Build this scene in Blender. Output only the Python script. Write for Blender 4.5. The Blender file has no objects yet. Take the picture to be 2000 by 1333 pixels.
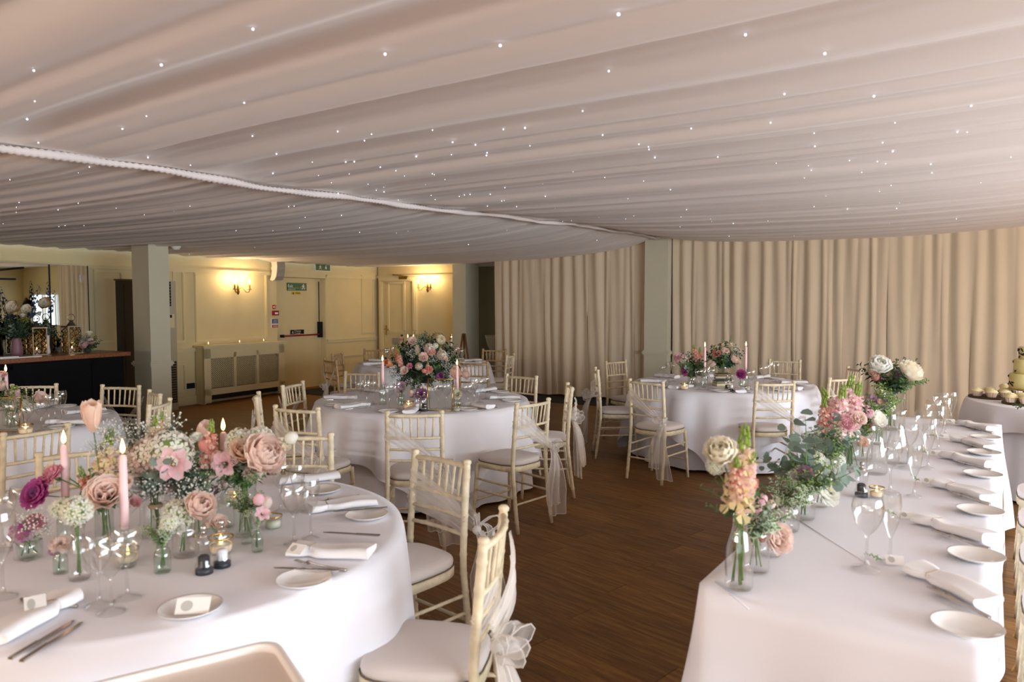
import bpy, math, random
from mathutils import Vector, Matrix
from math import sin, cos, pi, radians, sqrt, exp
random.seed(7)
S = bpy.context.scene
COL = S.collection
# ------------------------------------------------------------------ camera
FPX, PITCH, CAMH = 1420.0, math.atan(76.0 / 1420.0), 1.61
cam_d = bpy.data.cameras.new('camera'); cam = bpy.data.objects.new('camera', cam_d); COL.objects.link(cam)
cam_d.sensor_width = 36.0; cam_d.lens = 36.0 * FPX / 2000.0
cam_d.clip_start = 0.05; cam_d.clip_end = 100
cam.location = (0, 0, CAMH); cam.rotation_euler = (pi / 2 - PITCH, 0, 0)
cam_d.dof.use_dof = True; cam_d.dof.focus_distance = 6.0; cam_d.dof.aperture_fstop = 3.2
S.camera = cam
# ------------------------------------------------------------------ world, exposure
S.view_settings.view_transform = 'Standard'; S.view_settings.look = 'None'
S.view_settings.gamma = 1.0; S.view_settings.use_curve_mapping = False
S.view_settings.exposure = 0.0
W = bpy.data.worlds.new('world'); S.world = W; W.use_nodes = True
W.node_tree.nodes['Background'].inputs[0].default_value = (0.75, 0.85, 1.0, 1)
W.node_tree.nodes['Background'].inputs[1].default_value = 0.6
S.cycles.max_bounces = 9; S.cycles.diffuse_bounces = 4; S.cycles.glossy_bounces = 3
S.cycles.transmission_bounces = 6; S.cycles.transparent_max_bounces = 24
S.cycles.caustics_reflective = False; S.cycles.caustics_refractive = False
S.cycles.sample_clamp_indirect = 4.0
# room frame: a runs along the curtain wall (to the right, towards us), b runs into the room
VA = Vector((0.866025, -0.5, 0)); UB = Vector((0.5, 0.866025, 0)); RZ = -pi / 6
def RP(a, b, z=0.0): return VA * a + UB * b + Vector((0, 0, z))
def area(name, loc, direction, sx, sy, power, col, spread=180):
    l = bpy.data.lights.new(name, 'AREA'); l.shape = 'RECTANGLE'; l.size = sx; l.size_y = sy
    l.energy = power; l.color = col; l.spread = radians(spread)
    o = bpy.data.objects.new(name, l); COL.objects.link(o); o.location = loc
    o.rotation_euler = Vector(direction).to_track_quat('-Z', 'Y').to_euler(); return o
def point(name, loc, power, col, r=0.02):
    l = bpy.data.lights.new(name, 'POINT'); l.energy = power; l.color = col; l.shadow_soft_size = r
    o = bpy.data.objects.new(name, l); COL.objects.link(o); o.location = loc; return o
# daylight through the tall windows of the right-hand wall, beside and behind the camera
area('window_daylight', RP(5.62, 2.6, 1.55), (-0.866, 0.5, 0.05), 7.6, 1.4, 660, (0.76, 0.89, 1.0))
area('window_daylight', RP(0.0, -3.8, 1.5), (0.5, 0.866, -0.1), 4.2, 1.4, 14, (0.84, 0.93, 1.0))
# an added warm fill, then warm wall lamps along the right-hand wall, past the frame
area('warm_lamp_and_fill', RP(-3.4, -3.7, 1.75), (0.35, 0.75, 0.8), 4.5, 0.4, 150, (1.0, 0.86, 0.76))  # added fill behind the camera, no fitting there; lifts ceiling and nearest tabletop
area('warm_lamp_and_fill', RP(5.5, 8.8, 1.9), (-0.866, 0.25, 0.2), 2.2, 0.5, 42, (1.0, 0.66, 0.38))
area('warm_lamp_and_fill', RP(5.5, 7.9, 2.0), (-0.866, -0.1, 0.6), 2.0, 0.4, 60, (1.0, 0.74, 0.48))
# ------------------------------------------------------------------ pixels to points (2000 x 1333 frame)
Fv = Vector((0, cos(PITCH), -sin(PITCH))); Uv = Vector((0, sin(PITCH), cos(PITCH))); C0 = Vector((0, 0, CAMH))
def ray(px, py): return Vector((1, 0, 0)) * ((px - 1000) / FPX) + Uv * ((666.5 - py) / FPX) + Fv
def pix(px, py, z):
    d = ray(px, py); return C0 + d * ((z - CAMH) / d.z)
def pixd(px, py, Y):
    d = ray(px, py); return C0 + d * (Y / d.y)
def pixa(px, py, a):
    d = ray(px, py); return C0 + d * (a / d.dot(VA))
def pixb(px, py, b):
    d = ray(px, py); return C0 + d * (b / d.dot(UB))
def ab(p): return p.dot(VA), p.dot(UB), p.z
# ------------------------------------------------------------------ materials
def lin(c):
    if isinstance(c, str):
        c = [int(c[i:i + 2], 16) / 255 for i in (0, 2, 4)]
    return tuple(x / 12.92 if x <= 0.04045 else ((x + 0.055) / 1.055) ** 2.4 for x in c)
M = {}
def mat(name, col, rough=0.6, metal=0.0, var=0.0, scale=8.0, spec=0.5, bump=0.0, bscale=60.0, sss=0.0, emit=None, est=0.0, sheen=0.0, trl=0.0, stretch=None):
    m = bpy.data.materials.new(name); m.use_nodes = True; nt = m.node_tree; b = nt.nodes['Principled BSDF']
    c = lin(col); b.inputs['Base Color'].default_value = (*c, 1)
    b.inputs['Roughness'].default_value = rough; b.inputs['Metallic'].default_value = metal
    b.inputs['Specular IOR Level'].default_value = spec
    if sheen: b.inputs['Sheen Weight'].default_value = sheen
    if emit: b.inputs['Emission Color'].default_value = (*lin(emit), 1); b.inputs['Emission Strength'].default_value = est
    tc = None
    if var or bump:
        tc = nt.nodes.new('ShaderNodeTexCoord')
        src = tc.outputs['Object']
        if stretch:
            mp = nt.nodes.new('ShaderNodeMapping'); mp.inputs['Scale'].default_value = stretch
            nt.links.new(src, mp.inputs['Vector']); src = mp.outputs['Vector']
    if var:
        n = nt.nodes.new('ShaderNodeTexNoise'); n.inputs['Scale'].default_value = scale; n.inputs['Detail'].default_value = 4
        nt.links.new(src, n.inputs['Vector'])
        r = nt.nodes.new('ShaderNodeValToRGB')
        r.color_ramp.elements[0].position = 0.3; r.color_ramp.elements[1].position = 0.7
        r.color_ramp.elements[0].color = (*[max(0, x * (1 - var)) for x in c], 1)
        r.color_ramp.elements[1].color = (*[min(1, x * (1 + var)) for x in c], 1)
        nt.links.new(n.outputs['Fac'], r.inputs['Fac']); nt.links.new(r.outputs['Color'], b.inputs['Base Color'])
    if bump:
        n2 = nt.nodes.new('ShaderNodeTexNoise'); n2.inputs['Scale'].default_value = bscale; n2.inputs['Detail'].default_value = 3
        nt.links.new(src, n2.inputs['Vector'])
        bp = nt.nodes.new('ShaderNodeBump'); bp.inputs['Strength'].default_value = bump; bp.inputs['Distance'].default_value = 0.01
        nt.links.new(n2.outputs['Fac'], bp.inputs['Height']); nt.links.new(bp.outputs['Normal'], b.inputs['Normal'])
    if trl:
        out = nt.nodes['Material Output']; t = nt.nodes.new('ShaderNodeBsdfTranslucent'); t.inputs[0].default_value = (*c, 1)
        mx = nt.nodes.new('ShaderNodeMixShader'); mx.inputs[0].default_value = trl
        nt.links.new(b.outputs[0], mx.inputs[1]); nt.links.new(t.outputs[0], mx.inputs[2]); nt.links.new(mx.outputs[0], out.inputs['Surface'])
    M[name] = m; return m
def glassmat(name, tint, base=0.06, edge=0.75, rough=0.03, gcol=(1, 1, 1), power=3.0, rim=None):
    m = bpy.data.materials.new(name); m.use_nodes = True; nt = m.node_tree; nt.nodes.clear()
    out = nt.nodes.new('ShaderNodeOutputMaterial'); tr = nt.nodes.new('ShaderNodeBsdfTransparent'); gl = nt.nodes.new('ShaderNodeBsdfGlossy')
    tr.inputs[0].default_value = (*tint, 1); gl.inputs[0].default_value = (*gcol, 1); gl.inputs['Roughness'].default_value = rough
    lw = nt.nodes.new('ShaderNodeLayerWeight'); lw.inputs[0].default_value = 0.5
    pw = nt.nodes.new('ShaderNodeMath'); pw.operation = 'POWER'; pw.inputs[1].default_value = power
    mr = nt.nodes.new('ShaderNodeMapRange'); mr.inputs[3].default_value = base; mr.inputs[4].default_value = edge
    mx = nt.nodes.new('ShaderNodeMixShader')
    nt.links.new(lw.outputs['Facing'], pw.inputs[0]); nt.links.new(pw.outputs[0], mr.inputs[0]); nt.links.new(mr.outputs[0], mx.inputs[0])
    if rim is not None:     # glass seen edge-on is a longer path and looks darker
        p2 = nt.nodes.new('ShaderNodeMath'); p2.operation = 'POWER'; p2.inputs[1].default_value = 5.0
        mc = nt.nodes.new('ShaderNodeMix'); mc.data_type = 'RGBA'; mc.inputs[6].default_value = (*tint, 1); mc.inputs[7].default_value = (rim, rim, rim, 1)
        nt.links.new(lw.outputs['Facing'], p2.inputs[0]); nt.links.new(p2.outputs[0], mc.inputs[0]); nt.links.new(mc.outputs[2], tr.inputs[0])
    nt.links.new(tr.outputs[0], mx.inputs[1]); nt.links.new(gl.outputs[0], mx.inputs[2]); nt.links.new(mx.outputs[0], out.inputs['Surface'])
    M[name] = m; return m
def sheermat(name, col, alpha):
    m = bpy.data.materials.new(name); m.use_nodes = True; nt = m.node_tree; nt.nodes.clear()
    out = nt.nodes.new('ShaderNodeOutputMaterial'); tr = nt.nodes.new('ShaderNodeBsdfTransparent')
    df = nt.nodes.new('ShaderNodeBsdfDiffuse'); tl = nt.nodes.new('ShaderNodeBsdfTranslucent')
    df.inputs[0].default_value = (*lin(col), 1); tl.inputs[0].default_value = (*lin(col), 1)
    lw = nt.nodes.new('ShaderNodeLayerWeight'); lw.inputs[0].default_value = 0.4
    mr = nt.nodes.new('ShaderNodeMapRange'); mr.inputs[3].default_value = alpha; mr.inputs[4].default_value = min(1, alpha * 2.4)
    m1 = nt.nodes.new('ShaderNodeMixShader'); m1.inputs[0].default_value = 0.4
    m2 = nt.nodes.new('ShaderNodeMixShader')
    nt.links.new(df.outputs[0], m1.inputs[1]); nt.links.new(tl.outputs[0], m1.inputs[2])
    nt.links.new(lw.outputs['Facing'], mr.inputs[0]); nt.links.new(mr.outputs[0], m2.inputs[0])
    nt.links.new(tr.outputs[0], m2.inputs[1]); nt.links.new(m1.outputs[0], m2.inputs[2]); nt.links.new(m2.outputs[0], out.inputs['Surface'])
    M[name] = m; return m
mat('cream_paint', 'DCCB9C', 0.55, bump=0.05, bscale=200, var=0.03, scale=3)
mat('cream_trim', 'E0D0A4', 0.5, var=0.02)
mat('column_paint', 'C9C3AC', 0.6, var=0.03, scale=3)
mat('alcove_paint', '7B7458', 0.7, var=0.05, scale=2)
mat('drape', 'E6D8D0', 0.9, spec=0.1, bump=0.05, bscale=120, sheen=0.2)
mat('ceiling_drape', 'EDE3DE', 0.9, spec=0.1, sheen=0.2)
mat('curtain', 'D8C5AB', 0.9, spec=0.1, sheen=0.15, var=0.02, scale=2)
mat('ruche', 'D9CFCB', 0.8, spec=0.2)
mat('linen', 'F2F0F6', 0.85, spec=0.15, bump=0.03, bscale=300, sheen=0.15)
mat('linen_under', 'E8E7EE', 0.85, spec=0.15, sheen=0.1)
mat('napkin', 'F6F3F4', 0.85, spec=0.15)
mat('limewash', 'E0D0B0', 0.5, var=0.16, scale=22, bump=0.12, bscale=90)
mat('limewash_shaded', 'B7966A', 0.5, var=0.25, scale=26, bump=0.12, bscale=90)  # shaded copy of limewash: dim light at the far table put into the colour
mat('cushion', 'DBD0CA', 0.9, spec=0.1, bump=0.04, bscale=250, sheen=0.2)
mat('piping', '6E5F4E', 0.9)
sheermat('organza', 'FFF8F2', 0.30); sheermat('organza_hem', 'FFFBF6', 0.75)
glassmat('glass', (0.95, 0.955, 0.95), 0.09, .9, 0.02, power=2.5, rim=.30); glassmat('bottle_glass', (0.88, 0.92, 0.89), 0.08, 0.9, power=2.5, rim=.4)
glassmat('green_glass', (0.80, 0.88, 0.83), 0.08, 0.9, power=2.5, rim=.35); glassmat('water', (0.93, 0.96, 0.94), 0.03, 0.3)
glassmat('mirror', (0.05, 0.05, 0.05), 0.98, 1.0, 0.01, (0.33, 0.36, 0.32), 1.0)
glassmat('clear_pane', (0.93, 0.95, 0.93), 0.02, 0.5, 0.02)
mat('pewter', '9A958C', 0.3, 1.0); mat('steel', 'C9C4BE', 0.16, 1.0); mat('brass', '8E6E33', 0.3, 1.0); mat('gold', 'C9A560', 0.25, 1.0)
mat('black', '0C0B0C', 0.6, spec=0.3); mat('bar_front', '0B0B0F', 0.8, spec=0.15, var=0.2); mat('navy', '15171F', 0.9)
mat('bar_top', '7A4522', 0.35, var=0.35, scale=6, stretch=(1, 8, 8))
mat('grey_plastic', '9B968C', 0.6); mat('cabinet_beige', 'B9AF93', 0.6); mat('dark_panel', '463B2B', 0.7)
mat('grille_brown', '6B5A44', 0.7); mat('lattice_back', '2A241C', 0.9)
mat('white_plastic', 'E9E6DD', 0.4); mat('porcelain', 'F2EEEA', 0.15, spec=0.6)
mat('card', 'F4EFE9', 0.8); mat('sage_seal', 'BDBBB2', 0.6); mat('twine', 'B79C72', 0.9)
mat('red', 'B0261C', 0.4); mat('red_dark', '8F1420', 0.35); mat('blue', '2A3C78', 0.5); mat('green_sign', '0F5A3A', 0.4)
mat('white_print', 'F4F4F0', 0.6); mat('yellow', 'D8B028', 0.5)
mat('candle', 'F3CCCB', 0.5, spec=0.3); mat('wax', 'F3E8D8', 0.5); mat('wick', '1A1410', 0.9)
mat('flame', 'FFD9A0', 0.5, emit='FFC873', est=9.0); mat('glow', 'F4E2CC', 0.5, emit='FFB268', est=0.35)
mat('bulb', 'FFE9C0', 0.5, emit='FFD08A', est=28.0)
mat('star', 'FFFFFF', 0.5, emit='DDE6FF', est=3.0)
mat('window_light', 'FFFFFF', 0.5, emit='E4EAFF', est=5.0); mat('window_pale', 'FFFFFF', 0.5, emit='E4EAFF', est=1.0)
mat('pepper', '1C1A1E', 0.8, var=0.4, scale=200); mat('salt', 'F7F6F4', 0.7); mat('mill_base', '2B2E38', 0.4)
glassmat('acrylic', (0.93, 0.93, 0.94), 0.06, 0.6)
# flowers and leaves
for n, c in dict(leaf='4C6B3E', leaf_dark='2C4230', leaf_blue='78897A', leaf_mid='5F7D4A', leaf_lime='93AE62', leaf_cream='DDE2C8', leaf_grey='97A696', stem='6F9350').items():
    mat(n, c, 0.55, var=0.18, scale=30, trl=0.25)
for n, c in dict(white='FBF8F0', ivory='FFF7E6', blush='FFEBE1', pink='FAD3D8', peach='FBE2D0', coral='F3B0A2', rosepink='EBA9B8', magenta='CB69AB', purple='BC7DB4', lilac='D9B6CC', orange='F0B38A', yellow_p='F3E3B0', mauve='DDBFB8', bud_green='A9BE62', blue_p='44506E', cream_rose='D8BC8C').items():
    mat('petal_' + n, c, 0.8, var=0.06, scale=40, spec=0.1, trl=0.5)
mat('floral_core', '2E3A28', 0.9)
mat('floret_eye', 'C9B24C', 0.8); mat('lisi_eye', '4A2B33', 0.8)
mat('cake_icing', 'E6D795', 0.5); mat('cake_mark', '2A2114', 0.6); mat('cake_paper', 'E6CDB8', 0.7); mat('frosting', 'F4E4B4', 0.6); mat('slate', '4B3A26', 0.6, var=0.3, scale=10)
mat('easel_wood', '6E4A28', 0.6); mat('book_a', 'D9CDAA', 0.7); mat('book_b', '8C7D5C', 0.7); mat('book_c', '3F3A32', 0.7); mat('page', 'E9E0C8', 0.8)
mat('vase_white', 'D9D2C6', 0.4); mat('vase_mauve', '7A5560', 0.5)
# wood-effect vinyl floor
def floormat():
    m = bpy.data.materials.new('floor_wood'); m.use_nodes = True; nt = m.node_tree; b = nt.nodes['Principled BSDF']
    tc = nt.nodes.new('ShaderNodeTexCoord'); oi = nt.nodes.new('ShaderNodeObjectInfo')
    ad = nt.nodes.new('ShaderNodeVectorMath'); ad.operation = 'MULTIPLY_ADD'; ad.inputs[1].default_value = (1, 1, 1)
    cm = nt.nodes.new('ShaderNodeCombineXYZ'); k = nt.nodes.new('ShaderNodeMath'); k.operation = 'MULTIPLY'; k.inputs[1].default_value = 37.0
    nt.links.new(oi.outputs['Random'], k.inputs[0]); nt.links.new(k.outputs[0], cm.inputs[0]); nt.links.new(k.outputs[0], cm.inputs[1])
    nt.links.new(tc.outputs['Object'], ad.inputs[0]); nt.links.new(cm.outputs[0], ad.inputs[2])
    mp = nt.nodes.new('ShaderNodeMapping'); mp.inputs['Scale'].default_value = (1.6, 22, 1)
    nt.links.new(ad.outputs[0], mp.inputs['Vector'])
    n = nt.nodes.new('ShaderNodeTexNoise'); n.inputs['Scale'].default_value = 2.0; n.inputs['Detail'].default_value = 8; n.inputs['Roughness'].default_value = 0.65; n.inputs['Distortion'].default_value = 0.6
    nt.links.new(mp.outputs[0], n.inputs['Vector'])
    r = nt.nodes.new('ShaderNodeValToRGB'); e = r.color_ramp.elements
    e[0].position = 0.30; e[0].color = (*lin('5A3A16'), 1); e[1].position = 0.72; e[1].color = (*lin('987038'), 1)
    x = r.color_ramp.elements.new(0.5); x.color = (*lin('7D5424'), 1)
    hs = nt.nodes.new('ShaderNodeHueSaturation')
    mr = nt.nodes.new('ShaderNodeMapRange'); mr.inputs[3].default_value = 0.82; mr.inputs[4].default_value = 1.18
    nt.links.new(oi.outputs['Random'], mr.inputs[0]); nt.links.new(mr.outputs[0], hs.inputs['Value'])
    nt.links.new(n.outputs['Fac'], r.inputs['Fac']); nt.links.new(r.outputs['Color'], hs.inputs['Color']); nt.links.new(hs.outputs[0], b.inputs['Base Color'])
    b.inputs['Roughness'].default_value = 0.5; b.inputs['Specular IOR Level'].default_value = 0.3
    M['floor_wood'] = m
floormat()
# ------------------------------------------------------------------ mesh building
class MB:
    def __init__(s): s.v = []; s.f = []; s.mi = []; s.mats = []; s.cur = 0; s.sm = []
    def use(s, name):
        if name not in s.mats: s.mats.append(name)
        s.cur = s.mats.index(name); return s
    def add(s, vs, fs, smooth=True):
        o = len(s.v); s.v += [tuple(p) for p in vs]
        for f in fs: s.f.append(tuple(i + o for i in f)); s.mi.append(s.cur); s.sm.append(smooth)
        return s
    def box(s, c, d, rz=0.0, mtx=None):
        x, y, z = d[0] / 2, d[1] / 2, d[2] / 2
        vs = [Vector((i * x, j * y, k * z)) for k in (-1, 1) for j in (-1, 1) for i in (-1, 1)]
        R = Matrix.Rotation(rz, 3, 'Z'); vs = [R @ p + Vector(c) for p in vs]
        if mtx: vs = [mtx @ p for p in vs]
        return s.add(vs, [(0, 2, 3, 1), (4, 5, 7, 6), (0, 1, 5, 4), (2, 6, 7, 3), (0, 4, 6, 2), (1, 3, 7, 5)], False)
    def tube(s, pts, rad, n=8, cap=True):
        pts = [Vector(p) for p in pts]; k = len(pts)
        rs = rad if isinstance(rad, (list, tuple)) else [rad] * k
        vs = []; t0 = (pts[1] - pts[0]).normalized(); up = Vector((0, 0, 1)) if abs(t0.z) < 0.9 else Vector((0, 1, 0))
        nx = t0.cross(up).normalized()
        for i, p in enumerate(pts):
            t = (pts[min(i + 1, k - 1)] - pts[max(i - 1, 0)]).normalized()
            nx = (nx - t * nx.dot(t)).normalized(); ny = t.cross(nx)
            for j in range(n):
                a = 2 * pi * j / n; vs.append(p + (nx * cos(a) + ny * sin(a)) * rs[i])
        fs = [(i * n + j, i * n + (j + 1) % n, (i + 1) * n + (j + 1) % n, (i + 1) * n + j) for i in range(k - 1) for j in range(n)]
        if cap: fs += [tuple(range(n - 1, -1, -1)), tuple(range((k - 1) * n, k * n))]
        return s.add(vs, fs)
    def lathe(s, prof, n=20, c=(0, 0, 0), sq=0.0, cap0=False, cap1=False):
        vs = []; k = len(prof)
        for r, z in prof:
            for j in range(n):
                a = 2 * pi * j / n + (pi / n if sq else 0)
                q = 1.0
                if sq: q = (1 - sq) + sq / max(abs(cos(a)), abs(sin(a)))
                vs.append((c[0] + r * q * cos(a), c[1] + r * q * sin(a), c[2] + z))
        fs = [(i * n + j, i * n + (j + 1) % n, (i + 1) * n + (j + 1) % n, (i + 1) * n + j) for i in range(k - 1) for j in range(n)]
        if cap0: fs.append(tuple(range(n - 1, -1, -1)))
        if cap1: fs.append(tuple(range((k - 1) * n, k * n)))
        return s.add(vs, fs)
    def grid(s, fn, nu, nv, closed=False):
        vs = [fn(i / nu, j / nv) for j in range(nv + 1) for i in range(nu + (0 if closed else 1))]
        w = nu if closed else nu + 1
        fs = [(j * w + i, j * w + (i + 1) % w, (j + 1) * w + (i + 1) % w, (j + 1) * w + i) for j in range(nv) for i in range(nu)]
        return s.add(vs, fs)
    def ball(s, c, r, n=6, m=4, sz=1.0):
        return s.lathe([(max(1e-4, r * sin(pi * i / m)), -r * sz * cos(pi * i / m)) for i in range(m + 1)], n, c)
    def prism(s, outline, y0, y1, place):
        k = len(outline)
        vs = [place(x, y0, z) for x, z in outline] + [place(x, y1, z) for x, z in outline]
        fs = [tuple(range(k)), tuple(range(2 * k - 1, k - 1, -1))] + [(i, k + i, k + (i + 1) % k, (i + 1) % k) for i in range(k)]
        return s.add(vs, fs, False)
    def mesh(s, name):
        me = bpy.data.meshes.new(name); me.from_pydata(s.v, [], s.f)
        for q in s.mats: me.materials.append(M[q])
        me.polygons.foreach_set('material_index', s.mi); me.polygons.foreach_set('use_smooth', s.sm); me.update(); return me
    def obj(s, name, parent=None, loc=None, rz=0.0, **kw): return put(name, s.mesh(name), parent, loc, rz, **kw)
def put(name, me, parent=None, loc=None, rz=0.0, label=None, cat=None, group=None, kind=None):
    o = bpy.data.objects.new(name, me); COL.objects.link(o)
    if parent: o.parent = parent
    if loc is not None: o.location = loc
    if rz: o.rotation_euler = (0, 0, rz)
    return tag(o, label, cat, group, kind)
LABS = []
def tag(o, label=None, cat=None, group=None, kind=None):
    if label: o['label'] = label; LABS.append(label)
    if cat: o['category'] = cat
    if group: o['group'] = group
    if kind: o['kind'] = kind
    return o
def empty(name, loc=(0, 0, 0), rz=0.0, label=None, cat=None, group=None, kind=None):
    return put(name, None, None, loc, rz, label, cat, group, kind)
def copy_tree(o, parent=None):
    c = o.copy(); COL.objects.link(c)
    if parent: c.parent = parent
    for ch in list(o.children): copy_tree(ch, c)
    return c
def place3(o, loc, normal=None, spin=0.0, sc=1.0):
    if normal is not None:
        q = Vector(normal).normalized().to_track_quat('Z', 'Y'); o.rotation_mode = 'QUATERNION'
        o.rotation_quaternion = q @ Matrix.Rotation(spin, 3, 'Z').to_quaternion()
    o.location = loc; o.scale = (sc, sc, sc) if not isinstance(sc, tuple) else sc
    return o
# ================================================================== THE SETTING
def rbox(mb, a, b, z, da, db, dz): return mb.box(RP(a, b, z), (da, db, dz), RZ)
# floor: base slab, with each plank of the near part its own piece
mb = MB().use('floor_wood'); rbox(mb, -3, 4, -0.06, 20, 20, 0.1); floor = mb.obj('floor', kind='structure')
PL = radians(-46); pd = Vector((cos(PL), sin(PL), 0)); pn = Vector((-sin(PL), cos(PL), 0))
PLW, PLL = 0.20, 1.25
plank_me = MB().use('floor_wood').add([(-PLL / 2 + .0015, -PLW / 2 + .001, 0), (PLL / 2 - .0015, -PLW / 2 + .001, 0), (PLL / 2 - .0015, PLW / 2 - .001, 0), (-PLL / 2 + .0015, PLW / 2 - .001, 0),
    (-PLL / 2, -PLW / 2, -.0097), (PLL / 2, -PLW / 2, -.0097), (PLL / 2, PLW / 2, -.0097), (-PLL / 2, PLW / 2, -.0097)], [(0, 1, 2, 3), (0, 4, 5, 1), (1, 5, 6, 2), (2, 6, 7, 3), (3, 7, 4, 0)], False).mesh('plank')
cand = []
for i in range(-40, 60):
    for j in range(-14, 16):
        p = pn * (i * PLW) + pd * (j * PLL + (i * 0.47 % 1) * PLL)
        if p.y < 1.0 or abs(p.x) > p.y * 0.78 + 0.3: continue
        cand.append((p - Vector((0.4, 0, 0))).length_squared); cand[-1] = (cand[-1], p)
cand.sort(key=lambda t: t[0])
for d, p in cand[:300]: put('plank', plank_me, floor, p, PL)
mb = MB().use('floor_wood')
for d, p in cand[300:]:
    mb.box(p + Vector((0, 0, -0.005)), (PLL - .002, PLW - .001, 0.0098), PL)
mb.obj('far_planks', floor, kind='stuff')
# dark carpet strips: along the curtain foot and the entrance mat before the fire exit
mb = MB().use('navy'); rbox(mb, -4.5, 10.75, 0.004, 5.4, 0.75, 0.008); mb.obj('carpet_strip', label='black carpet strip along the foot of the long curtain', cat='carpet')
mb = MB().use('navy'); rbox(mb, -9.35, 9.75, 0.004, 1.1, 1.2, 0.008); mb.obj('entrance_mat', label='dark navy doormat in front of the fire exit door', cat='mat')
# walls
AW = -10.05
def wallbox(name, boxes, m='cream_paint'):
    mb = MB().use(m)
    for q in boxes: rbox(mb, *q)
    return mb.obj(name, kind='structure')
DB0, DB1, DD = 9.08, 10.29, 0.2     # fire exit opening along b; recess depth
wl = wallbox('wall_left', [(AW - .1, 2.54, 1.4, .2, 13.08, 2.8), (AW - .1, 11.2, 1.4, .2, 1.82, 2.8), (AW - .1, 9.685, 2.43, .2, 1.21, .74), (AW - .3, 9.685, 1.4, .2, 1.6, 2.8)])
wb = wallbox('wall_back', [(-8.9, 11.85, 1.4, 2.2, .2, 2.8)])
mb = MB().use('column_paint'); rbox(mb, -7.795, 11.72, 1.4, .3, .46, 2.8); mb.obj('wall_pier', kind='structure')
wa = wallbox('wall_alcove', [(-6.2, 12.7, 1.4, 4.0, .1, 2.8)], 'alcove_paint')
wc = wallbox('wall_curtain', [(-1.7, 11.6, 1.4, 10.2, .2, 2.8), (5.65, 11.6, 1.4, .5, .2, 2.8), (4.4, 11.6, .45, 2.0, .2, .9), (4.4, 11.6, 2.35, 2.0, .2, .95)])
wr = wallbox('wall_right', [(5.9, 9.7, 1.4, .2, 5.2, 2.8), (5.9, -4.0, 1.4, .2, .4, 2.8), (5.9, 1.6, .3, .2, 11, .6), (5.9, 1.6, 2.52, .2, 11, .6), (5.9, -1.0, 1.4, .2, .3, 1.7), (5.9, 1.95, 1.4, .2, .3, 1.7), (5.9, 4.85, 1.4, .2, .2, 1.7)])
wf = wallbox('wall_front', [(-6.2, -4.1, 1.4, 8.2, .2, 2.8), (4.1, -4.1, 1.4, 3.8, .2, 2.8), (.05, -4.1, .35, 4.3, .2, .7), (.05, -4.1, 2.5, 4.3, .2, .6)])
# window past the curtain's end (seen as a reflection in the bar mirror) and windows behind the camera
def window(name, a0, a1, z0, z1, b, nsash):
    w = empty(name, RP((a0 + a1) / 2, b, z0), RZ, kind='structure')
    wd, h = a1 - a0, z1 - z0
    mb = MB().use('white_plastic')
    for x, z, dx, dz in ((0, .03, wd, .06), (0, h - .03, wd, .06), (-wd / 2 + .03, h / 2, .06, h), (wd / 2 - .03, h / 2, .06, h)): mb.box((x, 0, z), (dx, .07, dz))
    for i in range(1, nsash): mb.box((-wd / 2 + wd * i / nsash, 0, h / 2), (.05, .06, h))
    mb.obj('window_frame', w)
    for i in range(nsash):
        MB().use('window_light' if name == 'window_1' else 'window_pale').box((-wd / 2 + wd * (i + .5) / nsash, .05, h / 2), (wd / nsash - .06, .006, h - .1)).obj('pane', w)
def window_side(name, b0, b1, z0, z1, a, n):
    window(name, -(b1 - b0) / 2, (b1 - b0) / 2, z0, z1, 0, n); w = bpy.data.objects[name]
    w.location = RP(a, (b0 + b1) / 2, z0); w.rotation_euler = (0, 0, RZ - pi / 2)
window('window_1', 3.4, 5.4, .9, 1.88, 11.5, 3)
window('window_2', -2.1, 2.2, .7, 2.2, -4.05, 4)
window_side('window_3', -3.8, -1.15, .6, 2.22, 5.85, 3)
window_side('window_4', -.85, 1.8, .6, 2.22, 5.85, 3)
window_side('window_5', 2.1, 4.75, .6, 2.22, 5.85, 3)
window_side('window_6', 4.95, 7.1, .6, 2.22, 5.85, 2)
# --- draped ceiling
def interp(x, t):
    if x <= t[0][0]: return t[0][1]
    for (x0, y0), (x1, y1) in zip(t, t[1:]):
        if x <= x1: return y0 + (y1 - y0) * (x - x0) / (x1 - x0)
    return t[-1][1]
ASEAM = -3.74
def smax(b): return interp(b, [(-5, 2.30), (1.7, 2.346), (4.2, 2.40), (8.4, 2.577), (11, 2.64), (14, 2.67)])
def zc(a, b):
    s0 = smax(b)
    if a >= ASEAM:
        s = a - ASEAM; m = interp(b, [(-4, 2.41), (2.2, 2.40), (6, 2.43), (11.2, 2.487)])
        z = m + (s0 - m) * exp(-s / 0.7)
        if a > -1: z += 0.02 * min(a + 1, 2.5) ** 2
        return z
    s = ASEAM - a
    return 2.33 + (s0 - 2.33) * exp(-s / 0.9)
rp = random.Random(3)
import bisect
NO = [[rp.uniform(-1, 1) for _ in range(900)] for _ in range(6)]
def n1(x, k):
    i = math.floor(x); t = x - i; t = t * t * (3 - 2 * t); q = NO[k]
    return q[i % 900] * (1 - t) + q[(i + 1) % 900] * t
CRK = []; b_ = -5.0
while b_ < 14: b_ += rp.uniform(.25, .75); CRK.append((b_, rp.uniform(.004, .013), rp.uniform(.05, .12)))
CK = [c[0] for c in CRK]
def crease(b):
    i = bisect.bisect_right(CK, b); z = 0
    for c, h, w in CRK[max(0, i - 1):i + 1]: z += h * exp(-abs(b - c) / w)      # a gathered fold: the cloth is nipped up along a line
    return z
def ripple(a, b):
    if abs(a - ASEAM) < .6: return (1 - exp(-abs(a - ASEAM) / .12)) * ripple0(a, b)
    return ripple0(a, b)
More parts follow.
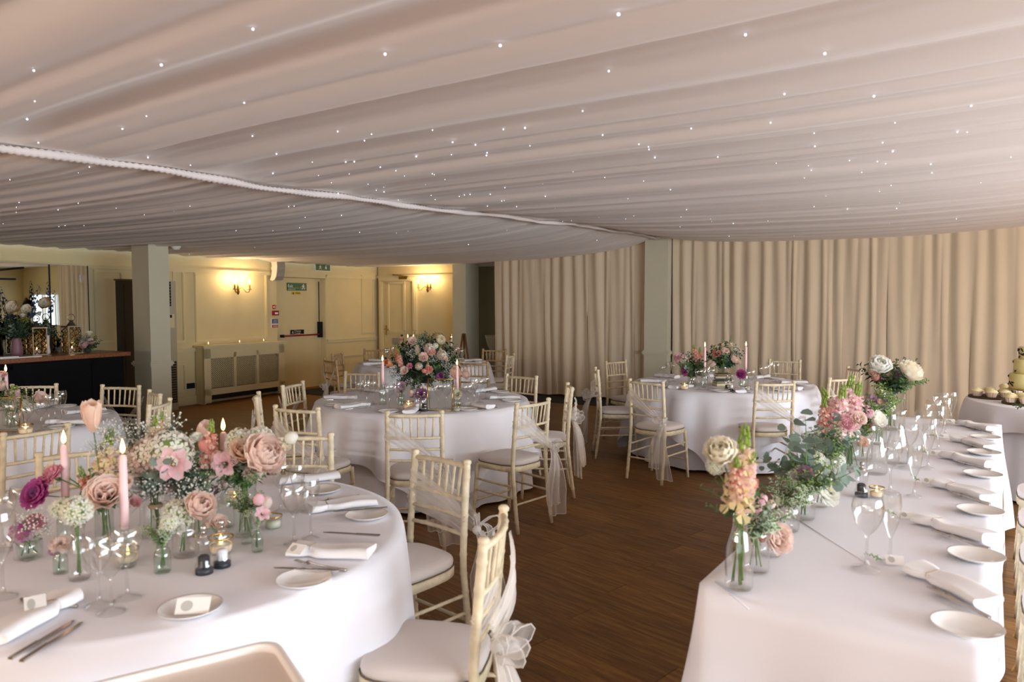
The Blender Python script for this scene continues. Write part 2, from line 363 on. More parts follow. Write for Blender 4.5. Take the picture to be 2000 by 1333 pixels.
def ripple0(a, b):
    if a >= ASEAM:
        s = a - ASEAM; near = exp(-s / .9); bb = b + .12 * sin(a * .45 + b * .5)
        return .026 * n1(bb / .24, 0) + (.012 + .006 * near) * n1(bb / .10, 1) + (.003 + .005 * near) * n1(bb / .045, 2) + 1.8 * crease(bb) * (1 - .5 * near)
    bb = b + .08 * sin(a * .6 + b * .5)
    return .014 * n1(bb / .20, 3) + .015 * n1(bb / .075, 4) + .006 * n1(bb / .04, 5)
def drape(a0, a1, na, b0, b1, db):
    mb = MB().use('ceiling_drape'); nb = int((b1 - b0) / db)
    def fn(u, v):
        a = a0 + (a1 - a0) * u; b = b0 + (b1 - b0) * v
        p = RP(a, b, zc(a, b) + ripple(a, b)); return p
    mb.grid(fn, na, nb); return mb.obj('drape_panel', ceil)
ceil = empty('ceiling', RP(ASEAM, 5, 2.4), 0, kind='structure'); ceil.location = (0, 0, 0)
drape(ASEAM, 5.8, 46, 0.0, 11.5, 0.018); drape(ASEAM, 5.8, 12, -4.0, 0.0, 0.05)
drape(-10.0, ASEAM, 30, 1.2, 13.2, 0.018); drape(-10.0, ASEAM, 8, -4.0, 1.2, 0.1)
mb = MB().use('ruche'); pts = []; rs = []
for i in range(700):
    b = -1 + i * 0.0172
    pts.append(RP(ASEAM + .015 * sin(b * 5.1) + .01 * sin(b * 13), b, smax(b) - .026 + .008 * sin(b * 3.3))); rs.append(.016 + .007 * (i % 2) + .004 * sin(b * 7))
mb.tube(pts, rs, 8); mb.obj('ruched_trim', ceil)
# star lights
star_me = MB().use('star').ball((0, 0, 0), 1.0, 8, 6).mesh('star_light')
STP = [(494, 57), (752, 106), (1208, 28), (1456, 68), (1189, 139), (977, 89), (66, 138), (68, 198), (53, 233), (286, 227), (477, 201), (493, 266), (315, 127), (239, 252), (1532, 184), (1707, 188), (1611, 105), (1505, 240), (1138, 217), (983, 253), (884, 278), (950, 304), (813, 306), (712, 275), (692, 316), (1035, 285), (1181, 347), (1279, 308), (1402, 307), (1516, 319), (1724, 279), (1571, 348), (1659, 314), (1870, 258), (540, 301), (610, 317), (622, 343), (682, 340), (533, 339), (289, 308), (75, 279), (372, 323), (275, 329), (153, 338), (227, 407), (282, 420), (340, 413), (371, 403), (32, 405), (115, 443), (164, 441), (564, 404), (596, 425), (667, 421), (461, 451), (533, 451), (585, 445), (897, 384), (869, 351), (907, 381), (918, 380), (986, 367), (1065, 384), (980, 393), (1060, 360), (1257, 354), (1238, 422), (1170, 425), (1222, 428), (1153, 459), (1166, 470), (985, 392), (990, 450), (790, 344), (750, 375), (778, 391), (735, 372), (831, 361), (842, 382), (850, 390), (918, 415), (952, 403), (1009, 404), (1084, 408), (1099, 433), (1120, 440), (1330, 424), (1341, 410), (1388, 428), (1432, 437), (1500, 432), (1590, 404), (1655, 409), (1757, 397), (1820, 338), (1818, 321), (1683, 337), (1390, 433), (1424, 462), (1551, 461), (1737, 438), (1868, 428), (1916, 357), (1897, 207), (1748, 240)]
while len(STP) < 165:
    x, y = rp.uniform(0, 1990), rp.uniform(250, 500)
    if y < 455 or x < 1250: STP.append((x, y))
for px, py in STP:
    d = ray(px, py)
    if d.z <= 0.01: continue
    t = 0.8; hit = None
    while t < 20:
        p = C0 + d * t; a, b, z = ab(p)
        if b > 13 or a < -9.9: break
        if z > zc(a, b) + ripple(a, b) - .008: hit = p; break
        t += .02
    if hit is None or (ab(hit)[1] > 11.2 and ab(hit)[0] > -6): continue
    o = put('star_light', star_me, ceil, hit - d * .02); r = rp.uniform(.0016, .0042) if t > 4 else rp.uniform(.0025, .0042); o.scale = (r, r, r)
# --- columns
def column(name, a0, a1, b0, b1):
    c = empty(name, RP((a0 + a1) / 2, (b0 + b1) / 2, 0), RZ, kind='structure'); w, d = a1 - a0, b1 - b0
    MB().use('column_paint').box((0, 0, 1.36), (w, d, 2.72)).obj('shaft', c)
    mb = MB().use('column_paint')
    for z, h, e in ((.06, .12, .04), (.79, .02, .03), (.815, .03, .055), (.84, .02, .03)): mb.box((0, 0, z), (w + e, d + e, h))
    mb.obj('dado_rail', c)
    mb = MB().use('column_paint')
    for sx, sy, ex in ((0, -1, w), (1, 0, d)):
        for k in (-1, 1):
            pass
    return c
column('column_right', -3.93, -3.556, 10.98, 11.4)
column('column_left', -8.95, -8.60, 5.70, 5.98)
mb = MB().use('ruche')
for i in range(26):
    a = -3.93 + i * .0145; mb.tube([RP(a, 10.965, 2.66), RP(a + .003 * sin(i * 2.), 10.955, 2.585 + .008 * sin(i * 1.7))], .008, 6)
mb.obj('gathered_frill', ceil)
# --- curtains
def curtain(name, a0, a1, bc, label, seed, amp=.036):
    r = random.Random(seed); w = []; a = a0
    while a < a1:
        d = r.choice((r.uniform(.07, .16), r.uniform(.14, .30))); w.append((a, d, r.uniform(.4, 1.2) * amp * (d / .2) ** .5)); a += d
    K = [q[0] for q in w]
    def fn(u, v):
        a = a0 + (a1 - a0) * u; z = .03 + 2.62 * v
        i = max(0, bisect.bisect_right(K, a) - 1); x0, d, h = w[i]
        k = .75 + .25 * sin(v * 2.2 + i) ; ph = (a - x0) / d
        aa = a + .03 * sin(z * 1.1 + i * 1.3) * (1 - v)
        return RP(aa, bc - h * k * (sin(pi * ph) ** 1.3) + .012 * sin(a * 31 + z) , z + .012 * sin(a * 9) * (1 - v))
    mb = MB().use('curtain'); mb.grid(fn, int((a1 - a0) / .0125), 14)
    return mb.obj(name, label=label, cat='curtain')
curtain('curtain', -6.78, -3.90, 11.12, 'long cream floor-length curtain hanging left of the square column', 4)
curtain('curtain', -3.54, 3.3, 11.16, 'wide cream floor-length curtain hanging right of the square column behind the tables', 9)
# --- wall mouldings, rails
def frame_b(mb, a, b0, b1, z0, z1, w=.035, t=.022):
    for bb, z, db, dz in (((b0 + b1) / 2, z0, b1 - b0 + w, w), ((b0 + b1) / 2, z1, b1 - b0 + w, w), (b0, (z0 + z1) / 2, w, z1 - z0 - w), (b1, (z0 + z1) / 2, w, z1 - z0 - w)):
        rbox(mb, a, bb, z, t, db, dz); rbox(mb, a + .008, bb, z, t, max(.012, db - w * .6), max(.012, dz - w * .6))
def frame_a(mb, b, a0, a1, z0, z1, w=.035, t=.022):
    for aa, z, da, dz in (((a0 + a1) / 2, z0, a1 - a0 + w, w), ((a0 + a1) / 2, z1, a1 - a0 + w, w), (a0, (z0 + z1) / 2, w, z1 - z0 - w), (a1, (z0 + z1) / 2, w, z1 - z0 - w)):
        rbox(mb, aa, b, z, da, t, dz); rbox(mb, aa, b - .008, z, max(.012, da - w * .6), t, max(.012, dz - w * .6))
def onL(px, py): a, b, z = ab(pixa(px, py, AW)); return b, z
def onB(px, py): a, b, z = ab(pixb(px, py, 11.75)); return a, z
def trim(name, boxes, par=None, m='cream_trim'):
    mb = MB().use(m)
    for q in boxes: rbox(mb, *q)
    return mb.obj(name, par, kind=None if par else 'structure')
trim('trim_1', [(AW + .012, 2.6, 2.10, .03, 13.2, .05), (AW + .02, 2.6, 2.125, .045, 13.2, .02), (AW + .012, 11.02, 2.10, .03, 1.46, .05), (AW + .02, 11.02, 2.125, .045, 1.46, .02)])
trim('trim_2', [(-8.95, 11.735, 2.12, 2.1, .03, .05), (-8.95, 11.725, 2.145, 2.1, .045, .02)])
trim('trim_3', [(AW + .014, 6.2, .86, .035, 5.7, .05), (AW + .014, 11.02, .86, .035, 1.46, .05), (AW + .02, 11.02, .885, .05, 1.46, .018), (AW + .02, 6.2, .885, .05, 5.7, .018)])
trim('baseboard_left', [(AW + .012, 5.6, .07, .025, 6.9, .14), (AW + .012, 11.02, .07, .025, 1.46, .14)])
trim('baseboard_back', [(-8.2, 11.737, .07, .55, .025, .14)])
for (x0, y0, x1, y1) in ((380, 533, 518, 663), (706, 540, 728, 650), (338, 530, 356, 668), (184, 530, 236, 668), (653, 694, 728, 735), (345, 712, 360, 765)):
    b0, z1 = onL(x0, y0); b1, _ = onL(x1, y0); _, z0 = onL((x0 + x1) / 2, y1); _, z1 = onL((x0 + x1) / 2, y0)
    mb = MB().use('cream_trim'); frame_b(mb, AW + .01, b0, b1, z0, z1); mb.obj('panel_moulding', wl)
a0, z1 = onB(815, 536); a1, z0 = onB(892, 690)
# --- fire exit door (recessed) : door_1
ad = AW - DD + .05
d1 = empty('door_1', RP(ad, (DB0 + DB1) / 2, 0), RZ, kind='structure')
MB().use('cream_paint').box((-.02, 0, 1.025), (.05, DB1 - DB0 - .02, 2.05)).obj('door_slab', d1)
def dl(px, py): p = pixa(px, py, ad + .01); a, b, z = ab(p); return b - (DB0 + DB1) / 2, z
mb = MB().use('red_dark'); y0, z = dl(549, 657); y1, z2 = dl(621, 655)
mb.tube([(.075, y0, z), (.075, y1, z)], .017, 10); mb.obj('push_bar', d1)
mb = MB().use('black'); mb.box((.045, y1 + .02, z + .09), (.07, .07, .30)).box((.045, y0, z), (.08, .045, .05)).box((.06, y1, z), (.08, .06, .05)); mb.tube([(.02, y1 + .03, z + .2), (.02, y1 + .03, 2.0)], .008, 6); mb.obj('latch_box', d1)
trim('doorframe_strip', [(AW - .1, DB1 - .006, 1.02, .19, .012, 2.05)], wl)
def text(body, size, parent, loc, m, rot=(pi / 2, 0, pi / 2), name='lettering'):
    c = bpy.data.curves.new(name, 'FONT'); c.body = body; c.size = size; c.extrude = .0005; c.align_x = 'LEFT'; c.materials.append(M[m])
    o = bpy.data.objects.new(name, c); COL.objects.link(o); bpy.context.view_layer.update()
    me = bpy.data.meshes.new_from_object(o.evaluated_get(bpy.context.evaluated_depsgraph_get())); bpy.data.objects.remove(o)
    o = put(name, me, parent, loc); o.rotation_euler = rot; return tag(o, kind="stuff")
# signs: local frame of a sign on wall_left: x = out of the wall, y = along b, z up
def sign(name, x0, y0, x1, y1, a, m, label, t=.012, cat='sign'):
    p0 = pixa(x0, (y0 + y1) / 2, a); p1 = pixa(x1, (y0 + y1) / 2, a); pt = pixa((x0 + x1) / 2, y0, a); pb = pixa((x0 + x1) / 2, y1, a)
    w = (p1 - p0).dot(UB); h = pt.z - pb.z; c = (p0 + p1) / 2
    o = empty(name, (c.x, c.y, pb.z), RZ, label, cat)
    MB().use(m).box((t / 2, 0, h / 2), (t, w, h)).obj('plate', o); return o, w, h
def runner(o, y, z, s, t):
    mb = MB().use('white_print')
    def pl(x, yy, zz): return (yy, y + x * s, z + zz * s)
    mb.lathe([(.001, 0), (.09 * s, 0), (.09 * s, .001), (.001, .001)], 10, (0, 0, 0)); mb.v = [(t + v[2], y + .05 * s + v[0], z + .82 * s + v[1]) for v in mb.v]
    for ol in ([(-.1, .68), (.1, .72), (.14, .36), (-.06, .36)], [(-.06, .38), (.06, .38), (-.22, .0), (-.34, .04)], [(.02, .38), (.14, .38), (.3, .2), (.22, .12)], [(.22, .2), (.3, .2), (.34, -.02), (.24, -.02)], [(-.1, .68), (-.04, .6), (-.3, .42), (-.34, .5)], [(.08, .7), (.12, .6), (.34, .5), (.36, .57)]):
        mb.prism(ol, t, t + .001, pl)
    mb.obj('running_figure', o)
def arrow(o, y, z, s, t, down=True):
    mb = MB().use('white_print'); k = -1 if down else 1
    def pl(x, yy, zz): return (yy, y + x * s, z + zz * s * k)
    mb.prism([(-.08, -.35), (.08, -.35), (.08, .05), (-.08, .05)], t, t + .001, pl); mb.prism([(-.28, .02), (0, .4), (.28, .02)][::1], t, t + .001, pl); mb.obj('arrow', o)
s, w, h = sign('exit_sign', 613, 516, 641, 529, AW, 'green_sign', 'green running figure emergency sign high on the wall above the fire exit', .05, 'sign')
MB().use('white_plastic').box((.025, 0, h / 2), (.044, w + .03, h + .03)).obj('housing', s)
runner(s, -w * .2, h * .14, h * .75, .0505); arrow(s, w * .2, h * .5, h * .8, .0505)
s, w, h = sign('door_sign', 560, 553, 598, 568, ad + .006, 'green_sign', 'green exit sign fixed to the upper part of the fire exit door')
text('Exit', h * .55, s, (.0125, -w * .47, h * .42), 'white_print'); text('emergency only', h * .2, s, (.0125, -w * .47, h * .12), 'white_print')
mb = MB().use('white_print').box((.0125, w * .02, h * .34), (.001, w * .9, h * .02)).obj('rule', s); runner(s, w * .32, h * .15, h * .8, .0125)
s, w, h = sign('warning_sticker', 569, 570, 587, 575.5, ad + .006, 'yellow', 'small yellow warning sticker below the exit sign on the door', .004)
mb = MB().use('black'); mb.prism([(-.35, .1), (.35, .1), (0, .9)], .004, .005, lambda x, y, z: (y, -w * .3 + x * h, z * h)); mb.box((.0045, w * .2, h * .62), (.001, w * .45, h * .14)).box((.0045, w * .2, h * .3), (.001, w * .45, h * .14)); mb.obj('warning_mark', s)
s, w, h = sign('push_bar_sign', 567, 644.5, 593, 653, ad + .006, 'black', 'dark push bar to open sign just above the red push bar')
text('Push bar', h * .42, s, (.0125, -w * .1, h * .52), 'white_print'); text('to open', h * .42, s, (.0125, -w * .1, h * .1), 'white_print')
mb = MB().use('white_print').box((.0125, -w * .19, h / 2), (.001, w * .02, h)).obj('divider', s); runner(s, -w * .36, h * .12, h * .7, .0125)
s, w, h = sign('fire_point_sign', 532, 596, 538.5, 604, AW, 'red', 'small square red fire sign, topmost beside the fire exit', .004)
mb = MB().use('white_print').box((.0045, -w * .1, h * .5), (.001, w * .35, h * .35)).box((.0045, w * .22, h * .5), (.001, w * .12, h * .6)); mb.obj('flame_symbol', s)
s, w, h = sign('fire_call_point', 531, 607, 541, 616.5, AW, 'red_dark', 'red break-glass fire alarm box on the wall beside the fire exit', .05, 'alarm')
MB().use('white_print').box((.051, .0, h * .45), (.003, w * .62, h * .36)).obj('glass_plate', s)
s, w, h = sign('fire_action_notice', 529, 623, 543, 640.5, AW, 'white_plastic', 'blue, white and red fire action notice below the alarm box', .004)
MB().use('blue').box((.0045, w * .06, h * .72), (.001, w * .84, h * .5)).obj('blue_band', s); MB().use('red').box((.0045, w * .06, h * .17), (.001, w * .84, h * .3)).obj('red_band', s)
mb = MB().use('white_print')
for k in range(4): mb.box((.0052, w * .1, h * (.56 + k * .1)), (.001, w * .6, h * .025))
for k in range(2): mb.box((.0052, w * .1, h * (.12 + k * .1)), (.001, w * .6, h * .03))
mb.obj('notice_text', s, kind='stuff')
# --- inner door on the back wall : door_2
BD = 11.75
def ob(px, py): p = pixb(px, py, BD); a, b, z = ab(p); return a, z
aL, _ = ob(751, 600); aR, zt = ob(808, 541); _, zh = ob(752, 645)
d2 = empty('door_2', RP((aL + aR) / 2, BD - .0, 0), RZ, kind='structure'); wd = aR - aL; H2 = 2.03
MB().use('cream_paint').box((0, 0, H2 / 2), (wd, .05, H2)).obj('door_slab', d2)
mb = MB().use('cream_trim')
for x, z, dx, dz in ((-wd / 2 - .05, H2 / 2, .09, H2), (wd / 2 + .05, H2 / 2, .09, H2), (0, H2 + .05, wd + .19, .09)): mb.box((x, -.03, z), (dx, .07, dz)).box((x, -.05, z), (dx * .5 if dz > .5 else dx, .06, dz if dz > .5 else dz * .5))
mb.obj('door_casing', d2)
gx0, gz1 = ob(760, 553); gx1, gz0 = ob(792, 648); cx = (aL + aR) / 2
mb = MB().use('cream_trim')
for x, z, dx, dz in (((gx0 + gx1) / 2 - cx, gz0, gx1 - gx0 + .05, .05), ((gx0 + gx1) / 2 - cx, gz1, gx1 - gx0 + .05, .05), (gx0 - cx, (gz0 + gz1) / 2, .05, gz1 - gz0), (gx1 - cx, (gz0 + gz1) / 2, .05, gz1 - gz0)): mb.box((x, -.03, z), (dx, .035, dz))
mb.obj('panel_moulding', d2)
mb = MB().use('gold').box((-wd / 2 + .06, -.03, zh), (.04, .012, .2)); mb.tube([(-wd / 2 + .06, -.03, zh + .02), (-wd / 2 + .06, -.08, zh + .02), (-wd / 2 + .17, -.08, zh + .02)], .01, 6); mb.obj('door_handle', d2)
gx, gz = ob(775, 667)
mb = MB().use('grey_plastic')
for k in range(7): mb.box((gx - cx, -.03, gz - .06 + k * .02), (.19, .014, .013))
mb.obj('vent_grille', d2)
gx, gz = ob(792, 543)
mb = MB().use('brass').box((gx - cx, -.06, gz), (.2, .07, .06)); mb.tube([(gx - cx, -.08, gz + .05), (gx - cx - .22, -.14, gz + .06)], .012, 6); mb.tube([(gx - cx - .22, -.14, gz + .06), (gx - cx - .3, -.03, gz + .07)], .010, 6); mb.obj('door_closer', d2)
# --- radiator cover
RA = AW + .24
bL = ab(pix(386, 791, 0))[1]; bR = bL + 1.62; rb0, rb1 = 7.40, 9.02
rc = empty('radiator_cover', RP(RA, (rb0 + rb1) / 2, 0), RZ, 'cream radiator cover with three lattice panels below the left sconce', 'radiator cover'); RW = rb1 - rb0
mb = MB().use('cream_trim')
mb.box((-.03, -RW / 2 + .06, .46), (.04, .12, .88)).box((-.03, RW / 2 - .06, .46), (.04, .12, .88)).box((-.03, 0, .80), (.04, RW, .16)).box((-.03, 0, .19), (.04, RW, .10)).box((-.125, -RW / 2 + .015, .45), (.19, .03, .9)).box((-.125, RW / 2 - .015, .45), (.19, .03, .9))
for k in (-1, 1): mb.box((-.03, k * (RW - .24) / 6, .5), (.04, .05, .6))
mb.obj('body', rc)
mb = MB().use('cream_trim').box((-.1, 0, .915), (.26, RW + .08, .03)).box((-.1, 0, .89), (.22, RW + .03, .03)); mb.obj('top_shelf', rc)
mb = MB().use('lattice_back').box((-.1, 0, .48), (.02, RW - .1, .85)); mb.obj('back_board', rc)
for k in (-1, 0, 1):
    mb = MB().use('cream_trim'); cw = (RW - .24) / 3 - .03; cy = k * (RW - .24) / 3; z0, z1 = .25, .73
    n = 13
    for sgn in (-1, 1):
        for i in range(-n, 2 * n):
            y0 = -cw / 2 + i * cw / n; # diagonal strips clipped to the panel
            pts = []
            for tz in (0, 1):
                pts.append((y0 + sgn * tz * (z1 - z0), z0 + tz * (z1 - z0)))
            (ya, za), (yb, zb) = pts
            def clip(ya, za, yb, zb):
                t0, t1 = 0., 1.
                for lo, hi in ((-cw / 2, cw / 2),):
                    d = yb - ya
                    ts = sorted(((lo - ya) / d, (hi - ya) / d)); t0 = max(t0, ts[0]); t1 = min(t1, ts[1])
                return (t0, t1) if t1 > t0 else None
            c = clip(ya, za, yb, zb)
            if not c: continue
            t0, t1 = c
            p = Vector((-.035 + .004 * sgn, cy + ya + (yb - ya) * t0, za + (zb - za) * t0)); q = Vector((-.035 + .004 * sgn, cy + ya + (yb - ya) * t1, za + (zb - za) * t1))
            dv = (q - p).normalized() ; nv = Vector((0, -dv.z, dv.y)) * .0042
            mb.add([p - nv, q - nv, q + nv, p + nv], [(0, 1, 2, 3)], False)
    mb.obj('lattice_panel', rc, kind='stuff')
# tealights on the cover
tl = MB().use('glass').lathe([(.02, 0), (.024, .002), (.026, .03)], 12).mesh('tealight')
def tealight(p, label, group=None, r=1.0, flame_only=False):
    o = put('tealight', tl, None, p, 0, label, 'candle', group); o.scale = (r, r, r)
    MB().use('wax').lathe([(.001, .003), (.021, .003), (.021, .016), (.001, .018)], 12).obj('wax', o)
    MB().use('flame').lathe([(.001, .018), (.006, .026), (.0045, .036), (.0008, .05)], 8).obj('flame', o); return o
for px, w in ((406, 'left end'), (467, 'middle'), (514, 'right end')):
    b = ab(pixa(px, 664, RA - .1))[1]; tealight(RP(RA - .09, b, .93), 'small glass tealight burning on the ' + w + ' of the radiator cover shelf', 'tealights on the radiator cover')
# --- tall heating cabinet behind the left column
b0 = ab(pixa(311, 600, AW + .3))[1]; b1 = ab(pixa(344, 600, AW + .3))[1]; zt = pixa(330, 549, AW + .3).z
ac = empty('heater_cabinet', RP(AW + .15, (b0 + b1) / 2 - .05, 0), RZ, 'tall cream heater cabinet with dark grilles behind the left column', 'heater'); cw = b1 - b0 + .1
MB().use('cabinet_beige').box((0, 0, zt / 2), (.3, cw, zt)).obj('body', ac)
mb = MB().use('black').box((.15, -.03, 1.73), (.008, cw * .72, .36)).obj('upper_vent', ac)
for k in range(8): MB().use('grey_plastic').box((.157, -.03, 1.58 + k * .043), (.012, cw * .70, .006)).obj('louvre', ac)
MB().use('lattice_back').box((.152, .02, .42), (.006, cw * .8, .62)).obj('lower_vent', ac)
for k in range(16): MB().use('grille_brown').box((.158, .02, .14 + k * .037), (.01, cw * .78, .017)).obj('slat', ac)
MB().use('black').box((.153, .05, 1.40), (.008, .12, .045)).obj('display', ac); MB().use('cream_trim').box((.153, .05, 1.33), (.006, .2, .2)).obj('control_plate', ac)
b0, z0 = onL(363, 760); b1, z1 = onL(378, 748)
mb = MB().use('black').box((0, 0, 0), (.03, b1 - b0, z1 - z0)); mb.obj('wall_socket', None, RP(AW + .02, (b0 + b1) / 2, (z0 + z1) / 2), RZ, label='black socket plate low on the wall left of the radiator cover', cat='socket')
# --- speaker
p = pixa(541, 528, AW + .12); a, b, z = ab(p)
sp = empty('wall_speaker', RP(AW, b, z - .17), RZ, 'white curved loudspeaker mounted high left of the fire exit', 'speaker')
mb = MB().use('white_plastic'); ol = [(.04, 0), (.10, -.02), (.15, .0), (.19, .06), (.21, .14), (.22, .22), (.21, .36), (.06, .36), (.09, .26), (.09, .14), (.07, .06)]
mb.prism([(x, z) for x, z in ol], -.09, .09, lambda x, y, z: (x, y, z)); mb.obj('cabinet', sp)
mb = MB().use('grey_plastic'); mb.prism([(.152, .0), (.192, .06), (.212, .14), (.222, .22), (.212, .36), (.22, .36), (.23, .22), (.22, .14), (.2, .055), (.16, -.005)], -.085, .085, lambda x, y, z: (x, y, z)); mb.obj('speaker_grille', sp)
MB().use('white_plastic').box((.05, 0, .2), (.1, .05, .05)).obj('bracket', sp)
# --- sconces (the bulbs really light the wall)
def sconce(c, rz, label):
    o = empty('wall_sconce', c, rz, label, 'wall lamp')      # local: x out of the wall, y along it
    mb = MB().use('brass'); mb.lathe([(.001, -.09), (.018, -.07), (.03, -.03), (.012, .0), (.018, .04), (.008, .09), (.001, .12)], 12, (.045, 0, 0)); mb.lathe([(.05, -.0), (.05, .01)], 12, (0, 0, 0), cap0=True, cap1=True); mb.obj('backplate', o)
    for k in (-1, 1):
        mb = MB().use('brass'); mb.tube([(.045, 0, -.01), (.07, .04 * k, .03), (.1, .07 * k, .01), (.13, .1 * k, -.045), (.15, .135 * k, -.045), (.155, .15 * k, 0)], .006, 8)
        mb.lathe([(.03, .0), (.034, .006), (.02, .012), (.002, .0)], 12, (.155, .15 * k, 0)); arm = mb.obj('arm', o)
        MB().use('brass').lathe([(.014, .0), (.014, .09), (.001, .092)], 10, (.155, .15 * k, .005)).obj('candle_tube', arm)
        MB().use('bulb').lathe([(.008, .09), (.016, .115), (.013, .145), (.001, .175)], 10, (.155, .15 * k, .005)).obj('bulb', arm)
        p = Vector(c) + Matrix.Rotation(rz, 3, 'Z') @ Vector((.17, .15 * k, .17)); point('sconce_light', p, 7.0, (1.0, .72, .40), .03)
    return o
b, z = onL(461, 566); sconce(RP(AW, b, z), RZ, 'brass double-candle sconce, lit, on the left wall above the radiator cover')
a, z = onB(838, 563); sconce(RP(a, 11.75, z), RZ - pi / 2, 'brass double-candle sconce, lit, on the back wall right of the inner door')
# --- smoke detector
p = pix(344, 487, 2.30)
mb = MB().use('white_plastic').lathe([(.001, 0), (.03, 0), (.045, .012), (.05, .03), (.06, .035), (.06, .055), (.001, .06)], 16); mb.obj('smoke_detector', None, p + Vector((0, 0, -.01)), label='white smoke detector on the draped ceiling above the left column', cat='smoke detector')
# ================================================================== BAR
BA, BB = -8.24, 5.17
bar = empty('bar_counter', RP(BA - .3, BB - 3.0, 0), RZ, 'long black bar counter with a polished brown wooden top', 'bar')
MB().use('bar_front').box((-.03, 0, .49), (.54, 5.96, .98)).obj('body', bar)
mb = MB().use('bar_front')
for k in range(7): mb.box((.245, -2.6 + k * .87, .5), (.02, .05, .9))
mb.box((.245, 0, .93), (.02, 5.9, .06)).box((.245, 0, .06), (.02, 5.9, .1)); mb.obj('front_panelling', bar)
MB().use('bar_top').box((0, 0, 1.0), (.64, 6.04, .045)).obj('worktop', bar)
ZB = 1.0225
def barp(px, py_or_none=None, da=0.0): # point on the bar top seen at pixel column px, da behind the front edge
    b = ab(pixa(px, 690, BA - da))[1]; return RP(BA - da, b, ZB)
# mirror panels at the back of the counter
MA = BA - .57
be = ab(pixa(173, 600, MA))[1]; bm = ab(pixa(98, 600, MA))[1]; ztop = pixa(172, 520, MA).z
for b0, b1, lb in ((bm + .004, be, 'mirrored back panel at the right end of the bar, behind the lanterns'), (bm - 2.2, bm - .004, 'larger mirrored back panel at the far left of the bar')):
    o = empty('bar_mirror', RP(MA, (b0 + b1) / 2, ZB), RZ, lb, 'mirror')
    MB().use('mirror').box((0, 0, (ztop - ZB) / 2), (.008, b1 - b0, ztop - ZB)).obj('mirror_glass', o)
    mb = MB().use('black')
    for y in (-(b1 - b0) / 2, (b1 - b0) / 2): mb.box((0, y, (ztop - ZB) / 2), (.014, .010, ztop - ZB))
    mb.obj('edge_strip', o)
    if b1 == be: MB().use('pewter').box((.01, (b1 - b0) / 2 - .06, ztop - ZB - .15), (.02, .06, .08)).obj('hinge', o)
    else:
        mb = MB().use('black'); mb.tube([(.03, (b1 - b0) / 2 - .62, ztop - ZB - .10), (.03, (b1 - b0) / 2 - .28, ztop - ZB - .05)], .012, 6); mb.box((.03, (b1 - b0) / 2 - .5, ztop - ZB - .18), (.03, .26, .02)).box((.03, (b1 - b0) / 2 - .6, ztop - ZB - .14), (.03, .03, .1)); mb.obj('stay_arm', o)
# dark tall panel between bar and column
b = ab(pixa(246, 600, -9.45))[1]
tc_ = empty('tall_cabinet', RP(-9.5, b + .02, 0), RZ, 'tall narrow brown cabinet against the wall behind the bar end', 'cabinet')
zt = pixa(243, 548, -9.4).z
MB().use('dark_panel').box((0, 0, zt / 2), (.16, .16, zt)).obj('body', tc_)
MB().use('dark_panel').box((.085, 0, zt / 2), (.012, .13, zt - .1)).obj('door', tc_)
MB().use('grille_brown').box((0, 0, zt + .01), (.19, .19, .02)).obj('top', tc_)
# ================================================================== CHAIRS
def nodes_r(pts, r0, r1, step):
    # bamboo-turned radius along a path: small rings at the joints
    L = 0; out = []; prev = None; ls = []
    for p in pts:
        if prev is not None: L += (Vector(p) - Vector(prev)).length
        ls.append(L); prev = p
    return ls, L
def bamboo(mb, P, r0, r1, step=.085, n=8, top_knob=False):
    # P: control points; resample
    P = [Vector(p) for p in P]; seg = [(P[i + 1] - P[i]).length for i in range(len(P) - 1)]; L = sum(seg)
    def at(d):
        for i, s in enumerate(seg):
            if d <= s or i == len(seg) - 1: return P[i].lerp(P[i + 1], min(1, d / s))
            d -= s
    ds = [0]; k = 1
    while k * step < L - .02:
        d = k * step; ds += [d - .010, d, d + .010]; k += 1
    ds.append(L); pts = []; rs = []
    for d in ds:
        j = round(d / step) * step; ring = abs(d - j) < .004 and 0 < d < L
        r = r0 + (r1 - r0) * d / L
        pts.append(at(d)); rs.append(r * (1.13 if ring else .97))
    if top_knob:
        t = (pts[-1] - pts[-2]).normalized(); e = pts[-1]
        pts += [e + t * .004, e + t * .012, e + t * .022, e + t * .028]; rs += [rs[-1] * .85, rs[-1] * 1.18, rs[-1] * 1.15, rs[-1] * .7]
    mb.tube(pts, rs, n)
def arcpt(x0, x1, y, z, bow, k=6):
    return [(x0 + (x1 - x0) * i / k, y - bow * (1 - (2 * i / k - 1) ** 2), z) for i in range(k + 1)]
HW = .172
def back_y(z): return -.035 * max(0, (z - .45) / .47) ** 1.3 - .055 * max(0, (.45 - z) / .45) ** 1.2
